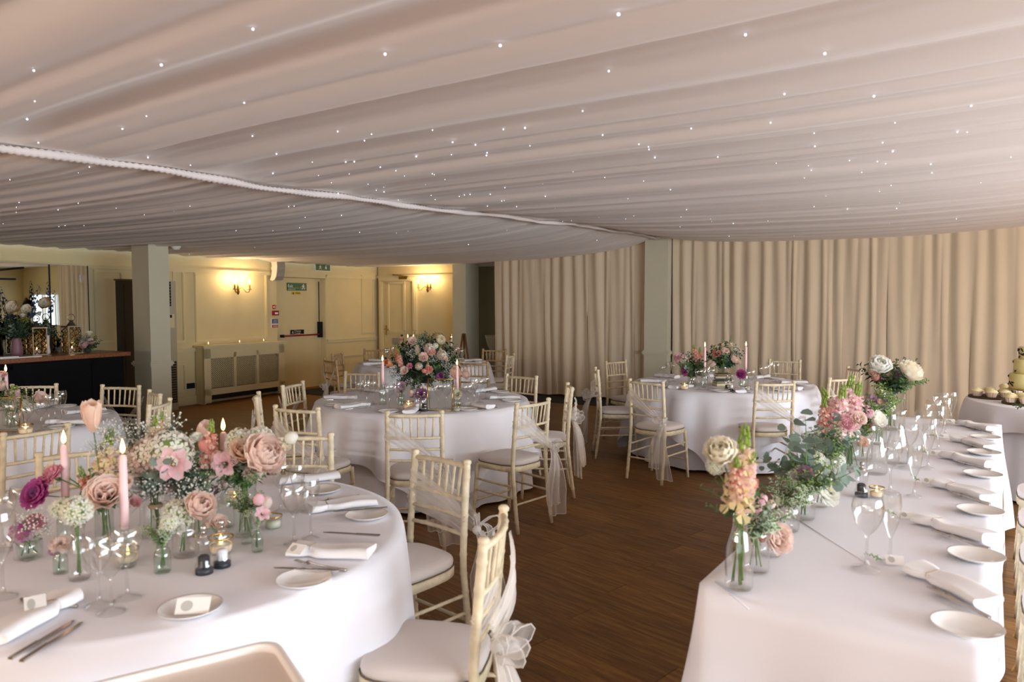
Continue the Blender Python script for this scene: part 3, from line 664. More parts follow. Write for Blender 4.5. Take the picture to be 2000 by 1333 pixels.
def chair_meshes(wood):
    d = {}
    for nm, sx in (('rear_leg', -1), ('rear_leg2', 1)):
        mb = MB().use(wood); bamboo(mb, [(sx * (HW + .012 * (1 - z / .9)), back_y(z), z) for z in (0, .1, .25, .45, .6, .75, .892)], .0145, .0165, .085, 8, True); d[nm] = mb.mesh('rear_leg')
        mb = MB().use(wood); bamboo(mb, [(sx * .195, .375, 0), (sx * .175, .345, .44)], .0125, .0165, .09, 8); d['front_leg' + nm[8:]] = mb.mesh('front_leg')
    for i, (z, bow, r) in enumerate(((.885, .028, .0125), (.74, .022, .010), (.665, .018, .0095), (.59, .014, .0095))):
        mb = MB().use(wood); bamboo(mb, arcpt(-HW, HW, back_y(z), z, bow), r, r, .07, 8); d['rail%d' % i] = mb.mesh('back_rail')
    for i in range(6):
        x = -HW + 2 * HW * (i + 1) / 7; k = 1 - (x / HW) ** 2
        mb = MB().use(wood); bamboo(mb, [(x * .93, back_y(.74) - .022 * k, .742), (x, back_y(.885) - .028 * k, .883)], .0068, .0068, .06, 6); d['spindle%d' % i] = mb.mesh('spindle')
    # seat frame: rounded trapezoid ring
    def seat_outline(g, n=28):
        o = []
        for i in range(n):
            a = 2 * pi * i / n; c, s_ = cos(a), sin(a)
            x = (abs(c) ** .55) * (1 if c > 0 else -1) * (.19 + .018 * s_) ; y = .185 + (abs(s_) ** .6) * (1 if s_ > 0 else -1) * .20
            o.append((x * g, .185 + (y - .185) * g))
        return o
    mb = MB().use(wood); oo = seat_outline(1.0); n = len(oo); vs = []
    for z, g in ((.415, .96), (.42, 1.0), (.452, 1.0), (.458, .97)):
        vs += [(x, y, z) for x, y in seat_outline(g)]
    fs = [(k * n + i, k * n + (i + 1) % n, (k + 1) * n + (i + 1) % n, (k + 1) * n + i) for k in range(3) for i in range(n)] + [tuple(range(3 * n, 4 * n)), tuple(range(n - 1, -1, -1))]
    mb.add(vs, fs); d['seat_frame'] = mb.mesh('seat_frame')
    mb = MB().use('cushion'); vs = []
    prof = ((.459, .93), (.463, .985), (.475, 1.0), (.490, .985), (.499, .93), (.506, .75), (.509, .4))
    for z, g in prof: vs += [(x * .985, .185 + (y - .185) * .985, z) for x, y in seat_outline(g)]
    fs = [(k * n + i, k * n + (i + 1) % n, (k + 1) * n + (i + 1) % n, (k + 1) * n + i) for k in range(len(prof) - 1) for i in range(n)] + [tuple(range((len(prof) - 1) * n, len(prof) * n)), tuple(range(n - 1, -1, -1))]
    mb.add(vs, fs)
    mb.use('piping'); pts = [(x * .99, .185 + (y - .185) * .99, .4625) for x, y in seat_outline(1.0)]; mb.tube(pts + [pts[0]], .003, 5); d['seat_cushion'] = mb.mesh('seat_cushion')
    for i, (p, q) in enumerate((((-.19, .36, .17), (.19, .36, .17)), ((-.188, .355, .25), (-.178, -.02, .24)), ((.188, .355, .25), (.178, -.02, .24)), ((-.182, -.03, .20), (.182, -.03, .20)), ((-.184, .35, .33), (-.175, -.01, .32)), ((.184, .35, .33), (.175, -.01, .32)))):
        mb = MB().use(wood); bamboo(mb, [p, q], .0085, .0085, .11, 6); d['stretcher%d' % i] = mb.mesh('stretcher')
    return d
CH = {w: chair_meshes(w) for w in ('limewash', 'limewash_shaded')}
def base_name(k): return {'rear_leg2': 'rear_leg', 'front_leg2': 'front_leg'}.get(k, k.rstrip('0123456789').replace('rail', 'back_rail') if not k.startswith('rear') else k)
# organza sashes, in the chair's own frame (x right seen from behind)
def sash_mesh(kind, sx, seed):
    r = random.Random(seed); mb = MB().use('organza'); hems = []
    def ribbon(path, widths, wdir, waves, amp, outs, n=10, hem=True):
        m = len(path) - 1; rows = []
        for i, (p, w, wd, o) in enumerate(zip(path, widths, wdir, outs)):
            p = Vector(p); wd = Vector(wd); o = Vector(o)
            rows.append([p + wd * (w * (j / n - .5)) + o * (amp * sin(j / n * waves * pi + i * .35)) for j in range(n + 1)])
        vs = [(sx * q.x, q.y, q.z) for row in rows for q in row]
        mb.use('organza'); mb.add(vs, [(i * (n + 1) + j, i * (n + 1) + j + 1, (i + 1) * (n + 1) + j + 1, (i + 1) * (n + 1) + j) for i in range(m) for j in range(n)])
        if hem:
            mb.use('organza_hem')
            for e in (0, n): mb.tube([(sx * row[e].x, row[e].y, row[e].z) for row in rows], .0022, 4)
            mb.tube([(sx * q.x, q.y, q.z) for q in rows[-1]], .0022, 4)
    def tail(k, dx, dy, L, w):
        path = []; n = 9
        for i in range(n):
            t = i / (n - 1); path.append((k[0] + dx * t ** .7 + .015 * sin(t * 5 + seed), k[1] + dy * t ** .6 - .012 * sin(t * 4), k[2] - L * t))
        ribbon(path, [.03 + (w - .03) * min(1, 1.6 * i / (n - 1)) for i in range(n)], [(.93, .3 * r.uniform(-1, 1), 0)] * n, r.choice((3, 4)), .016, [(0, 1, .0)] * n)
    def knot(k, s=1.0):
        mb.use('organza_hem'); mb.ball((sx * k[0], k[1], k[2]), .015 * s, 8, 6)
        for q, (ax, az, ln) in enumerate(((1, .35, .10), (-1, .25, .09), (.5, -.2, .07))):
            loop = []; n = 9
            for i in range(n):
                t = 2 * pi * i / (n - 1); u = ln * s * (1 - cos(t)) / 2; v = .03 * s * sin(t)
                loop.append((k[0] + ax * u * .6, k[1] - .01 - .5 * u, k[2] + az * u + v * .8))
            ribbon(loop, [.022 + .04 * s * sin(pi * i / (n - 1)) for i in range(n)], [(.35, .75, .3)] * n, 3, .006, [(.5, 0, .8)] * n, 6, True)
    if kind == 'diag':
        k = (.185, -.045, .56)
        for y in (-.055, -.005):
            path = []; n = 8
            for i in range(n):
                t = i / (n - 1); x = -.175 + .36 * t; z = .80 - .24 * t
                path.append((x, y - .03 * (1 - (x / .18) ** 2) - .004 * sin(t * 9), z))
            ribbon(path, [.13 - .09 * i / (n - 1) for i in range(n)], [(.35, 0, .93)] * n, 7, .007, [(0, 1, 0)] * n, 14, False)
        knot(k); tail(k, .04, -.05, .50, .15); tail(k, -.05, -.09, .40, .13)
    elif kind == 'wrap':
        k = (.19, -.075, .60)
        for y in (-.058, -.002):
            path = []; n = 8
            for i in range(n):
                t = i / (n - 1); x = -.185 + .37 * t; z = .74 - .10 * t
                path.append((x, y - .03 * (1 - (x / .19) ** 2), z))
            ribbon(path, [.20 - .11 * i / (n - 1) for i in range(n)], [(.2, 0, .98)] * n, 9, .008, [(0, 1, 0)] * n, 16, False)
        knot(k, 1.4); tail(k, .05, -.07, .52, .17); tail(k, -.03, -.11, .40, .15)
    else:   # centre bow hanging at the back
        k = (.02, -.085, .58)
        for sg in (-1, 1):
            path = []; n = 6
            for i in range(n):
                t = i / (n - 1); x = sg * .18 * (1 - t) + .02 * t; z = .78 - .2 * t; path.append((x, -.06 - .02 * t, z))
            ribbon(path, [.12 - .07 * i / (n - 1) for i in range(n)], [(.3 * sg, 0, .95)] * n, 7, .006, [(0, 1, 0)] * n, 12, False)
        knot(k); tail(k, .05, -.05, .40, .14); tail(k, -.06, -.06, .36, .14)
    return mb.mesh('chair_sash')
SASH = {}
def chair(pL, pR, label, sash=None, sx=1, wood='limewash', face=None, slabel=None, tz=.915):
    """pL, pR: pixels of the tops of the two back posts as the picture shows them."""
    A, B = pix(pL[0], pL[1], tz), pix(pR[0], pR[1], tz); A.z = B.z = 0; m = (A + B) / 2; d = (B - A).normalized()
    f = Vector((-d.y, d.x, 0))                       # facing away from the camera if True
    if face is not None and f.x * face[0] + f.y * face[1] < 0: f = -f
    rz = math.atan2(-f.x, f.y)
    loc = m - f * back_y(.915)
    c = empty('banquet_chair', loc, rz, label, 'chair', 'limewashed bamboo-style banquet chairs')
    for k, me in CH[wood].items(): put(base_name(k), me, c)
    if sash:
        key = (sash, sx, int(m.x * 7) % 3)
        if key not in SASH: SASH[key] = sash_mesh(sash, sx, key[2])
        s = put('chair_sash', SASH[key], None, loc, rz, slabel or ' '.join(('organza sash on ' + label.replace('limewashed ', 'the ')).split()[:16]).rstrip(','), 'sash', 'organza chair sashes')
        if len(s['label'].split()) > 16: print('LONG', s['label'])
    return c
T1, T2, T3, T4, T5 = (-1.33, 2.63), (-.78, 6.33), (2.21, 7.59), (-1.23, 10.1), (-3.8, 5.05)
def to(t, p): return (t[0] - p[0], t[1] - p[1])
def ch(pL, pR, T, label, **k):
    A = pix(*pL, .915); B = pix(*pR, .915); m = (A + B) / 2
    return chair(pL, pR, label, face=to(T, (m.x, m.y)), **k)
# round the nearest table
ch((943, 1057), (986, 987), T1, 'limewashed chair nearest the camera, its back edge-on', sash='wrap', sx=-1)
ch((813, 880), (911, 900), T1, 'limewashed chair right of the nearest round table, second from camera', sash='wrap', sx=-1)
ch((517, 849), (645, 847), T1, 'limewashed chair behind the blush peony at the nearest table', sash='center')
ch((97, 884), (222, 872), T1, 'limewashed chair behind the two pink candles at the nearest table')
# far left table
ch((3, 847), (136, 827), T5, 'limewashed chair at the left picture edge facing the far left table')
ch((201, 752), (271, 753.5), T5, 'limewashed chair before the black bar, right of the left table', sash='center')
ch((288, 760), (318, 772), (-3.6, 5.2), 'limewashed chair before the left column, upper of two edge-on chairs')
ch((292, 791), (332, 778), (-3.6, 5.0), 'limewashed chair before the left column, lower of two edge-on chairs')
ch((36, 751), (98, 750), T5, 'limewashed chair behind the left table, against the black bar')
# centre table
ch((757, 804), (862, 803), T2, 'limewashed chair at the front of the centre table, back to camera', sash='diag', sx=1)
ch((1008, 788), (1073, 778), T2, 'limewashed chair at the front right of the centre table', sash='diag', sx=1)
ch((1109, 748), (1117, 757), T2, 'limewashed chair right of the centre table, seen edge-on', sash='wrap', sx=1)
ch((991, 731), (1047, 735), T2, 'limewashed chair at the back right of the centre table')
ch((672, 726), (742, 727), (-.9, 6.2), 'limewashed chair at the back left of the centre table')
ch((539, 792), (619, 797), T2, 'limewashed chair at the front left of the centre table', sash='diag', sx=1)
ch((505, 765), (500, 777), T2, 'limewashed chair left of the centre table, seen edge-on', sash='center')
ch((553, 753), (590, 745), T2, 'limewashed chair left of the centre table, in front of the radiator', sash='center')
# far table
ch((632, 700), (658, 704), T4, 'dark-lit chair left of the far table, nearer of the pair by the exit', wood='limewash_shaded', sash='center')
ch((647, 692), (670, 688), T4, 'dark-lit chair left of the far table, farther of the pair by the exit', wood='limewash_shaded')
ch((711, 682), (758, 681), T4, 'chair behind the far table, in front of the inner door', wood='limewash_shaded')
ch((946, 682), (985, 682.5), T4, 'chair at the back right of the far table, before the dark alcove', wood='limewash_shaded')
ch((991, 694), (1003, 691), T4, 'chair right of the far table, against the curtain edge')
ch((905, 706), (944, 707), T4, 'chair in front of the far table, right of the tall flowers', wood='limewash_shaded')
# right table
ch((1228, 740), (1297, 746), T3, 'limewashed chair at the front left of the right round table', sash='diag', sx=1)
ch((1162, 717), (1168, 724), T3, 'limewashed chair left of the right round table, seen edge-on', sash='wrap', sx=-1)
ch((1183, 706), (1222, 703), T3, 'limewashed chair at the back left of the right table, against the curtain')
ch((1502, 702), (1564, 704), T3, 'limewashed chair behind the right round table')
ch((1474, 746), (1554, 745), T3, 'limewashed chair at the front right of the right round table, back to camera', sash='diag', sx=1)
ch((1625, 738), (1664, 735), T3, 'limewashed chair right of the right table, just above the pink snapdragons', sash='center')
ch((1656, 716), (1683, 722), T3, 'limewashed chair right of the right table, farther one by the curtain')
# ================================================================== ROUND TABLES AND CLOTHS
def cloth_obj(name, R, z0, drop, seed, nf, amp, flare, label, m='linen', c=(0, 0), drop_fn=None, parent=None):
    r = random.Random(seed); n = 220
    fr = [(k, r.uniform(0, 6.28), r.uniform(.4, 1)) for k in (nf, nf + 3, nf * 2 - 1, 5)]
    def wav(th): 
        q = sum(w * sin(k * th + ph) for k, ph, w in fr) / 1.9
        return (1 if q > 0 else -1) * abs(q) ** .75
    mb = MB().use(m); rows = []
    for rad in (0.001, .3, .6, .85, .97): rows.append([(R * rad * cos(2 * pi * i / n), R * rad * sin(2 * pi * i / n), z0) for i in range(n)])
    rows.append([((R + .004) * cos(2 * pi * i / n), (R + .004) * sin(2 * pi * i / n), z0 - .003) for i in range(n)])
    K = 12
    for k in range(1, K + 1):
        t = k / K; row = []
        for i in range(n):
            th = 2 * pi * i / n; d = drop if drop_fn is None else drop_fn(th)
            w = wav(th); rr = R + .008 + flare * t ** .8 + amp * (w * .8 + .35) * t ** .55
            row.append((rr * cos(th), rr * sin(th), z0 - .006 - d * t))
        rows.append(row)
    vs = [p for row in rows for p in row]
    mb.add(vs, [(k * n + i, k * n + (i + 1) % n, (k + 1) * n + (i + 1) % n, (k + 1) * n + i) for k in range(len(rows) - 1) for i in range(n)])
    if parent: return mb.obj(name, parent)
    return mb.obj(name, None, (c[0], c[1], 0), 0, label=label, cat='tablecloth', group='white round tablecloths')
ZT = .762     # top of the cloth
def round_table(T, where, seed, over=True, turn=0.4):
    t = empty('round_table', (T[0], T[1], 0), 0, 'round banquet table under white cloths, ' + where, 'table', 'round banquet tables')
    MB().use('dark_panel').lathe([(.001, .728), (.905, .728), (.905, .752), (.001, .752)], 40).obj('tabletop', t)
    for k in range(4):
        MB().use('grey_plastic').tube([(.5 * cos(k * pi / 2 + .5), .5 * sin(k * pi / 2 + .5), 0), (.45 * cos(k * pi / 2 + .5), .45 * sin(k * pi / 2 + .5), .728)], .016, 8).obj('leg', t)
    def dfn(th):
        a = th + turn; s = 1.30 / max(abs(cos(a)), abs(sin(a))) - .905
        return min(.71, max(.37, s * .92))
    top = cloth_obj('tablecloth', .913, ZT, .4, seed + 50, 10, .05 if T is T1 else .085, .03 if T is T1 else .07, 'white layered cloth with hanging corners on the table ' + where, 'linen', T, dfn)
    cloth_obj('under_layer', .875, .756, .725, seed, 12, .050, .03, None, 'linen_under', (0, 0), None, top)
WH = {1: 'nearest the camera', 2: 'in the centre with tall flowers', 3: 'on the right before the curtain', 4: 'farthest away behind the tall flowers', 5: 'at the left by the bar'}
for i, (T, tn) in enumerate(((T1, .15), (T2, .55), (T3, 1.05), (T4, .3), (T5, .3))): round_table(T, WH[i + 1], 11 + i, turn=tn)
# ================================================================== LONG TABLE ON THE RIGHT
NR = Vector((1.16, 1.73, 0)); LD = Vector((.563, .826, 0)).normalized(); LN = Vector((-.826, .563, 0)).normalized()
LL, LW = 4.0, .73; LRZ = math.atan2(LD.y, LD.x)
def LP(s, w, z): return NR + LD * s + LN * w + Vector((0, 0, z))     # s along from the near end, w from the right edge
for k in (0, 1):
    t = empty('trestle_table', LP(LL * (k + .5) / 2, LW / 2, 0), LRZ, 'trestle table under the long white cloth, ' + ('nearer' if k == 0 else 'farther') + ' of the two', 'table')
    MB().use('dark_panel').box((0, 0, .735), (LL / 2 - .02, LW - .02, .03)).obj('tabletop', t)
    for sx in (-.8, .8):
        for sy in (-.28, .28): MB().use('grey_plastic').tube([(sx, sy, 0), (sx, sy, .72)], .014, 8).obj('leg', t)
def long_cloth(s0, s1, z0, drop, name, label, seed, ends=(True, True), off=0.0, wave=.02):
    r = random.Random(seed)
    hw, hl, rc_ = LW / 2 + off, (s1 - s0) / 2, .035
    per = []
    def corner(cx, cy, a0):
        for i in range(9): a = a0 + pi / 2 * i / 8; per.append((cx + rc_ * cos(a), cy + rc_ * sin(a), cos(a), sin(a), 1))
    def side(p, q, n, nx, ny):
        for i in range(1, n): t = i / n; per.append((p[0] + (q[0] - p[0]) * t, p[1] + (q[1] - p[1]) * t, nx, ny, 0))
    ix, iy = hl - rc_, hw - rc_
    corner(ix, iy, 0); side((ix, hw), (-ix, hw), 120, 0, 1); corner(-ix, iy, pi / 2); side((-hl, iy), (-hl, -iy), 26, -1, 0)
    corner(-ix, -iy, pi); side((-ix, -hw), (ix, -hw), 120, 0, -1); corner(ix, -iy, 1.5 * pi); side((hl, -iy), (hl, iy), 26, 1, 0)
    n = len(per); ph = [r.uniform(0, 6.28) for _ in range(6)]
    rows = []
    for g in (.02, .5, .9): rows.append([(x * g, y * g, z0) for x, y, a, b, c in per])
    K = 12
    for k in range(0, K + 1):
        t = k / K; row = []
        for i, (x, y, nx, ny, c) in enumerate(per):
            u = i * .145; w = sin(u * 1.9 + ph[0]) * .5 + sin(u * 3.3 + ph[1]) * .35 + sin(u * .9 + ph[2]) * .6
            cc = max(exp(-((abs(x) - hl) ** 2 + (abs(y) - hw) ** 2) / .02), c * 1.0)
            o = (.004 if k == 0 else .006) + t ** .8 * (.02 + wave * w + .085 * cc * sin(min(1, t * 1.2) * pi / 2))
            row.append((x + nx * o, y + ny * o, z0 - (.002 if k == 0 else .006) - drop * t))
        rows.append(row)
    vs = [p for row in rows for p in row]
    fs = [(k * n + i, k * n + (i + 1) % n, (k + 1) * n + (i + 1) % n, (k + 1) * n + i) for k in range(len(rows) - 1) for i in range(n)] + [tuple(range(n - 1, -1, -1))]
    mb = MB().use('linen'); mb.add(vs, [f for f in fs])
    return mb.obj(name, None, LP((s0 + s1) / 2, LW / 2, 0), LRZ, label=label, cat='tablecloth')
long_cloth(0, LL, ZT - .003, .70, 'tablecloth', 'long white tablecloth covering the trestle tables on the right', 5)
# pressed fold lines of the long cloth
lc = bpy.data.objects.get('tablecloth.005') or [o for o in bpy.data.objects if o.get('label') == 'long white tablecloth covering the trestle tables on the right'][0]
inv = (Matrix.Translation(LP(LL / 2, LW / 2, 0)) @ Matrix.Rotation(LRZ, 4, 'Z')).inverted()
def fold_line(pts):
    pts = [inv @ Vector(p) for p in pts]; mb = MB().use('linen'); mb.tube(pts, .0022, 6); mb.obj('fold_line', lc)
e0 = pix(1396, 1137, ZT - .003); e1 = pix(1462, 1190, ZT - .003)
def on_front(px, py):       # point on the near drop of the cloth (plane through the near end, facing down the table)
    d = ray(px, py); o = NR - LD * .012; t = (o - C0).dot(LD) / d.dot(LD); return C0 + d * t
fold_line([e0, e0.lerp(e1, .5), e1 - Vector((0, 0, .001))])
fold_line([pix(1558, 1016, ZT - .003), pix(1625, 1058, ZT - .003), pix(1700, 1104, ZT - .003)])
# chairs along the right side of the long table
for k, (s, lb) in enumerate(((.35, 'limewashed chair tucked at the right side of the long table, nearest'), (1.0, 'limewashed chair right of the long table, second from the near end'), (1.65, 'limewashed chair right of the long table, third from the near end'), (2.3, 'limewashed chair right of the long table, fourth from the near end'), (2.95, 'limewashed chair right of the long table, fifth from the near end'))):
    p = LP(s + .25, -.475, 0); rz = math.atan2(-LN.x, LN.y)
    c = empty('banquet_chair', p, rz, lb, 'chair', 'limewashed bamboo-style banquet chairs')
    for kk, me in CH['limewash'].items(): put(base_name(kk), me, c)
# ================================================================== CAKE TABLE
TC = (4.75, 6.06); RC = .8
t = empty('cake_table', (*TC, 0), 0, 'round cake table under a white cloth at the right edge', 'table')
MB().use('dark_panel').lathe([(.001, .728), (RC - .01, .728), (RC - .01, .752), (.001, .752)], 40).obj('tabletop', t)
for k in range(4): MB().use('grey_plastic').tube([(.45 * cos(k * pi / 2), .45 * sin(k * pi / 2), 0), (.4 * cos(k * pi / 2), .4 * sin(k * pi / 2), .728)], .016, 8).obj('leg', t)
def dfc(th):
    s = .98 / max(abs(cos(th - .55)), abs(sin(th - .55))) - RC
    return max(.12, s * .95)
top = cloth_obj('tablecloth', RC, ZT, .3, 78, 9, .03, .05, 'white layered cloth with pointed corner hanging over the cake table', 'linen', TC, dfc)
cloth_obj('under_layer', RC - .03, .756, .725, 77, 12, .035, .03, None, 'linen_under', (0, 0), None, top)
# ================================================================== TRAY AT THE BOTTOM LEFT
c0 = pix(541, 1246, .80); pl = pix(190, 1331, .80); pr = pix(583, 1335, .80)
ex = (pl - c0).normalized(); ey = Vector((-ex.y, ex.x, 0));
if ey.dot(pr - c0) < 0: ey = -ey
TWd, TDp = .52, .34; cen = c0 + ex * TWd / 2 + ey * TDp / 2; trz = math.atan2(ex.y, ex.x)
tr = empty('high_chair', (cen.x, cen.y, 0), trz, 'pale cream high-chair tray with raised rounded rim before the nearest round table', 'high chair')
mat('tray', 'E6D6C8', 0.45); mat('tray_rim', 'EFE6DE', 0.4)
def rrect(w, d, r, n=6):
    o = []
    for cx, cy, a0 in ((w / 2 - r, d / 2 - r, 0), (-w / 2 + r, d / 2 - r, pi / 2), (-w / 2 + r, -d / 2 + r, pi), (w / 2 - r, -d / 2 + r, 1.5 * pi)):
        for i in range(n + 1): a = a0 + pi / 2 * i / n; o.append((cx + r * cos(a), cy + r * sin(a)))
    return o
def rr_loft(mb, rings):
    n = len(rrect(1, 1, .1)); vs = []
    for w, d, r, z in rings: vs += [(x, y, z) for x, y in rrect(w, d, r)]
    mb.add(vs, [(k * n + i, k * n + (i + 1) % n, (k + 1) * n + (i + 1) % n, (k + 1) * n + i) for k in range(len(rings) - 1) for i in range(n)])
    return n
mb = MB().use('tray'); n = rr_loft(mb, [(TWd - .03, TDp - .03, .045, .785), (TWd - .05, TDp - .05, .04, .783), (.1, .1, .03, .783), (.002, .002, .0005, .783)]); mb.obj('tray_surface', tr)
mb = MB().use('tray_rim'); rr_loft(mb, [(TWd - .03, TDp - .03, .045, .77), (TWd, TDp, .05, .775), (TWd, TDp, .05, .797), (TWd - .006, TDp - .006, .048, .801), (TWd - .026, TDp - .026, .045, .801), (TWd - .032, TDp - .032, .044, .797), (TWd - .034, TDp - .034, .044, .783)]); mb.obj('tray_rim', tr)
for sx in (-1, 1):
    for sy in (-1, 1): MB().use('limewash').tube([(sx * .2, sy * .13, .775), (sx * .24, sy * .17, 0)], .014, 8).obj('leg', tr)
MB().use('limewash').box((0, 0, .5), (.3, .24, .025)).obj('seat', tr)
# ================================================================== TABLEWARE (one mesh of each kind, copies share it)
LIB = {}
def prof(*p): return list(p)
def lib_glass(name, h, rb, rf, bowl_h, closed=.85, m='glass'):
    mb = MB().use(m); st = h - bowl_h
    P = [(rf, 0), (rf, .0025), (rf * .5, .006), (.0065, .012), (.0045, .03), (.0042, st - .012), (.008, st)]
    for i in range(1, 9):
        t = i / 8; r = rb * (sin(min(1, t * 1.25) * pi / 2) ** .52) if t < .8 else rb * (1 - (1 - closed) * ((t - .8) / .2))
        P.append((max(.008, r), st + bowl_h * t))
    mb.lathe(P, 20); LIB[name] = mb.mesh(name)
lib_glass('wine_glass', .205, .043, .036, .105, .86); lib_glass('tall_wine_glass', .225, .036, .034, .125, .88); lib_glass('champagne_glass', .215, .029, .030, .13, .9)
def lib_lathe(name, P, m, n=20, sq=0, meshname=None):
    mb = MB().use(m); mb.lathe(P, n, (0, 0, 0), sq); LIB[name] = mb.mesh(meshname or name)
lib_lathe('plate', [(.001, .003), (.052, .003), (.058, .006), (.080, .014), (.084, .017), (.083, .014), (.058, .002), (.045, 0), (.001, 0)], 'porcelain', 36, meshname='side_plate')
lib_lathe('milk_bottle', [(.001, .002), (.036, .003), (.039, .01), (.039, .10), (.036, .125), (.024, .155), (.020, .175), (.021, .20), (.025, .208), (.023, .21)], 'glass', 22)
lib_lathe('tall_milk_bottle', [(.001, .002), (.040, .003), (.043, .01), (.043, .11), (.040, .135), (.027, .18), (.023, .20), (.025, .235), (.030, .245), (.027, .247)], 'glass', 22)
lib_lathe('small_bottle', [(.001, .002), (.024, .002), (.026, .008), (.026, .06), (.022, .075), (.013, .085), (.013, .1), (.016, .105)], 'green_glass', 16)
lib_lathe('jar', [(.001, .002), (.033, .002), (.036, .008), (.036, .065), (.033, .078), (.030, .085), (.032, .095)], 'glass', 20)
lib_lathe('ribbed_jar', [(.001, .002), (.030, .002), (.032, .006)] + [(.032 + .001 * (i % 2), .01 + i * .006) for i in range(14)] + [(.030, .1)], 'glass', 20)
lib_lathe('square_jar', [(.001, .002), (.032, .002), (.034, .006), (.034, .066), (.031, .072)], 'green_glass', 4, 0)
lib_lathe('square_bottle', [(.001, .002), (.026, .002), (.028, .006), (.028, .07), (.024, .08), (.018, .09), (.019, .1)], 'green_glass', 16, .5)
lib_lathe('tall_jar', [(.001, .002), (.032, .002), (.034, .008), (.034, .13), (.031, .14), (.034, .155)], 'bottle_glass', 20)
lib_lathe('cylinder_vase', [(.001, .003), (.048, .003), (.050, .01), (.050, .16), (.052, .165)], 'glass', 24)
lib_lathe('candle_bottle', [(.001, .002), (.028, .002), (.031, .008), (.031, .11), (.026, .13), (.013, .155), (.012, .185), (.015, .19)], 'bottle_glass', 18)
lib_lathe('carafe', [(.001, .003), (.042, .003), (.046, .012), (.044, .09), (.030, .15), (.024, .18), (.026, .21), (.036, .245), (.034, .247)], 'glass', 24)
lib_lathe('votive_cup', [(.001, .002), (.026, .002), (.032, .006), (.037, .05), (.036, .052)], 'bottle_glass', 18)
lib_lathe('votive_rim', [(.036, .049), (.0378, .050), (.0382, .054), (.036, .055)], 'gold', 18)
lib_lathe('water', [(.001, .005), (.9, .005), (.95, .02), (.95, .5), (.001, .5)], 'water', 18)
def knife_mesh():
    mb = MB().use('steel'); w = .0095
    mb.add([(-.006, 0, .001), (.006, 0, .001), (.0075, .09, .001), (-.0065, .09, .001), (-.006, 0, .006), (.006, 0, .006), (.0068, .09, .0055), (-.006, .09, .0055)], [(4, 5, 6, 7), (0, 1, 5, 4), (1, 2, 6, 5), (3, 0, 4, 7), (2, 3, 7, 6)], False)
    mb.add([(-.005, .09, .002), (.006, .09, .002), (.0095, .12, .002), (.0095, .19, .002), (.004, .215, .002), (-.004, .21, .002), (-.005, .12, .002), (-.005, .09, .0038), (.006, .09, .0038), (.0095, .12, .0036), (.0095, .19, .003), (.004, .215, .0026), (-.004, .21, .003), (-.005, .12, .0036)], [(7, 8, 9, 10, 11, 12, 13)] + [(i, (i + 1) % 7, 7 + (i + 1) % 7, 7 + i) for i in range(7)], False)
    return mb.mesh('knife')
LIB['knife'] = knife_mesh()
def fork_mesh():
    mb = MB().use('steel'); mb.tube([(0, 0, .003), (0, .05, .003), (0, .10, .005), (0, .13, .010), (0, .145, .009)], [.0055, .0045, .0028, .003, .008], 6)
    for k in (-1.5, -.5, .5, 1.5): mb.tube([(k * .0042, .143, .009), (k * .0046, .165, .006), (k * .0042, .195, .011)], [.0018, .0017, .001], 5)
    return mb.mesh('fork')
LIB['fork'] = fork_mesh()
def spoon_mesh():
    mb = MB().use('steel'); mb.tube([(0, 0, .003), (0, .06, .003), (0, .12, .006), (0, .145, .006)], [.0055, .004, .0028, .0045], 6)
    mb.grid(lambda u, v: Vector((.019 * sin(pi * v) ** .7 * (2 * u - 1), .143 + .055 * v, .006 - .006 * sin(pi * v) * (1 - (2 * u - 1) ** 2))), 6, 8); return mb.mesh('spoon')
LIB['spoon'] = spoon_mesh()
def napkin_mesh(seed, w=.10, l=.27, h=.034):
    # soft folded roll, flattened, pinched where it is tied and opening out at both ends
    r = random.Random(seed); mb = MB().use('napkin'); ph = r.uniform(0, 6); n = 28
    def fn(u, v):
        a = 2 * pi * u; pin = 1 - .42 * exp(-((v - .74) / .07) ** 2); fl = 1 + .10 * abs(v - .4)
        x = w * .5 * pin * fl * (1 if cos(a) > 0 else -1) * abs(cos(a)) ** .8; z = h * .5 * (1 if sin(a) > 0 else -1) * abs(sin(a)) ** .75
        k = .5 + .5 * sin(a)
        x += .004 * sin(v * 6 + ph); z += k * (.0035 * sin(3 * a + ph) + .003 * sin(v * 8 + ph)) * (1.4 - pin * .4)
        return Vector((x, l * v + .010 * sin(2 * a + ph) * (v - .4), max(.0005, h * .5 + z)))
    mb.grid(fn, n, 16, True)
    for v in (0.0, 1.0): 
        ring = [fn(i / n, v) for i in range(n)]; c = sum(ring, Vector()) / n; c.y += .012 * (1 if v == 0 else -1)
        mb.add([c] + ring, [(0, 1 + i, 1 + (i + 1) % n) for i in range(n)])
    mb.use('twine'); ring = [fn(i / 14, .74) for i in range(15)]; mb.tube([(p.x * 1.03, .74 * l, p.z + .0008) for p in ring], .0014, 4)
    return mb.mesh('napkin')
for i in range(4): LIB['napkin%d' % i] = napkin_mesh(i)
def rolled_napkin(seed):
    mb = MB().use('napkin'); n = 18
    def fn(u, v):
        a = 2 * pi * u * 1.6; r = (.020 + .0035 * u) * (1 - .25 * exp(-((v - .25) / .08) ** 2))
        return Vector((r * 1.5 * cos(a), .25 * v + .006 * sin(a + seed), .020 + r * .85 * sin(a)))
    mb.grid(fn, 30, 12)
    mb.tube([(.03 * cos(t * .52), .062, .021 + .017 * sin(t * .52)) for t in range(13)], .0016, 5); return mb.mesh('napkin')
LIB['roll'] = rolled_napkin(1)
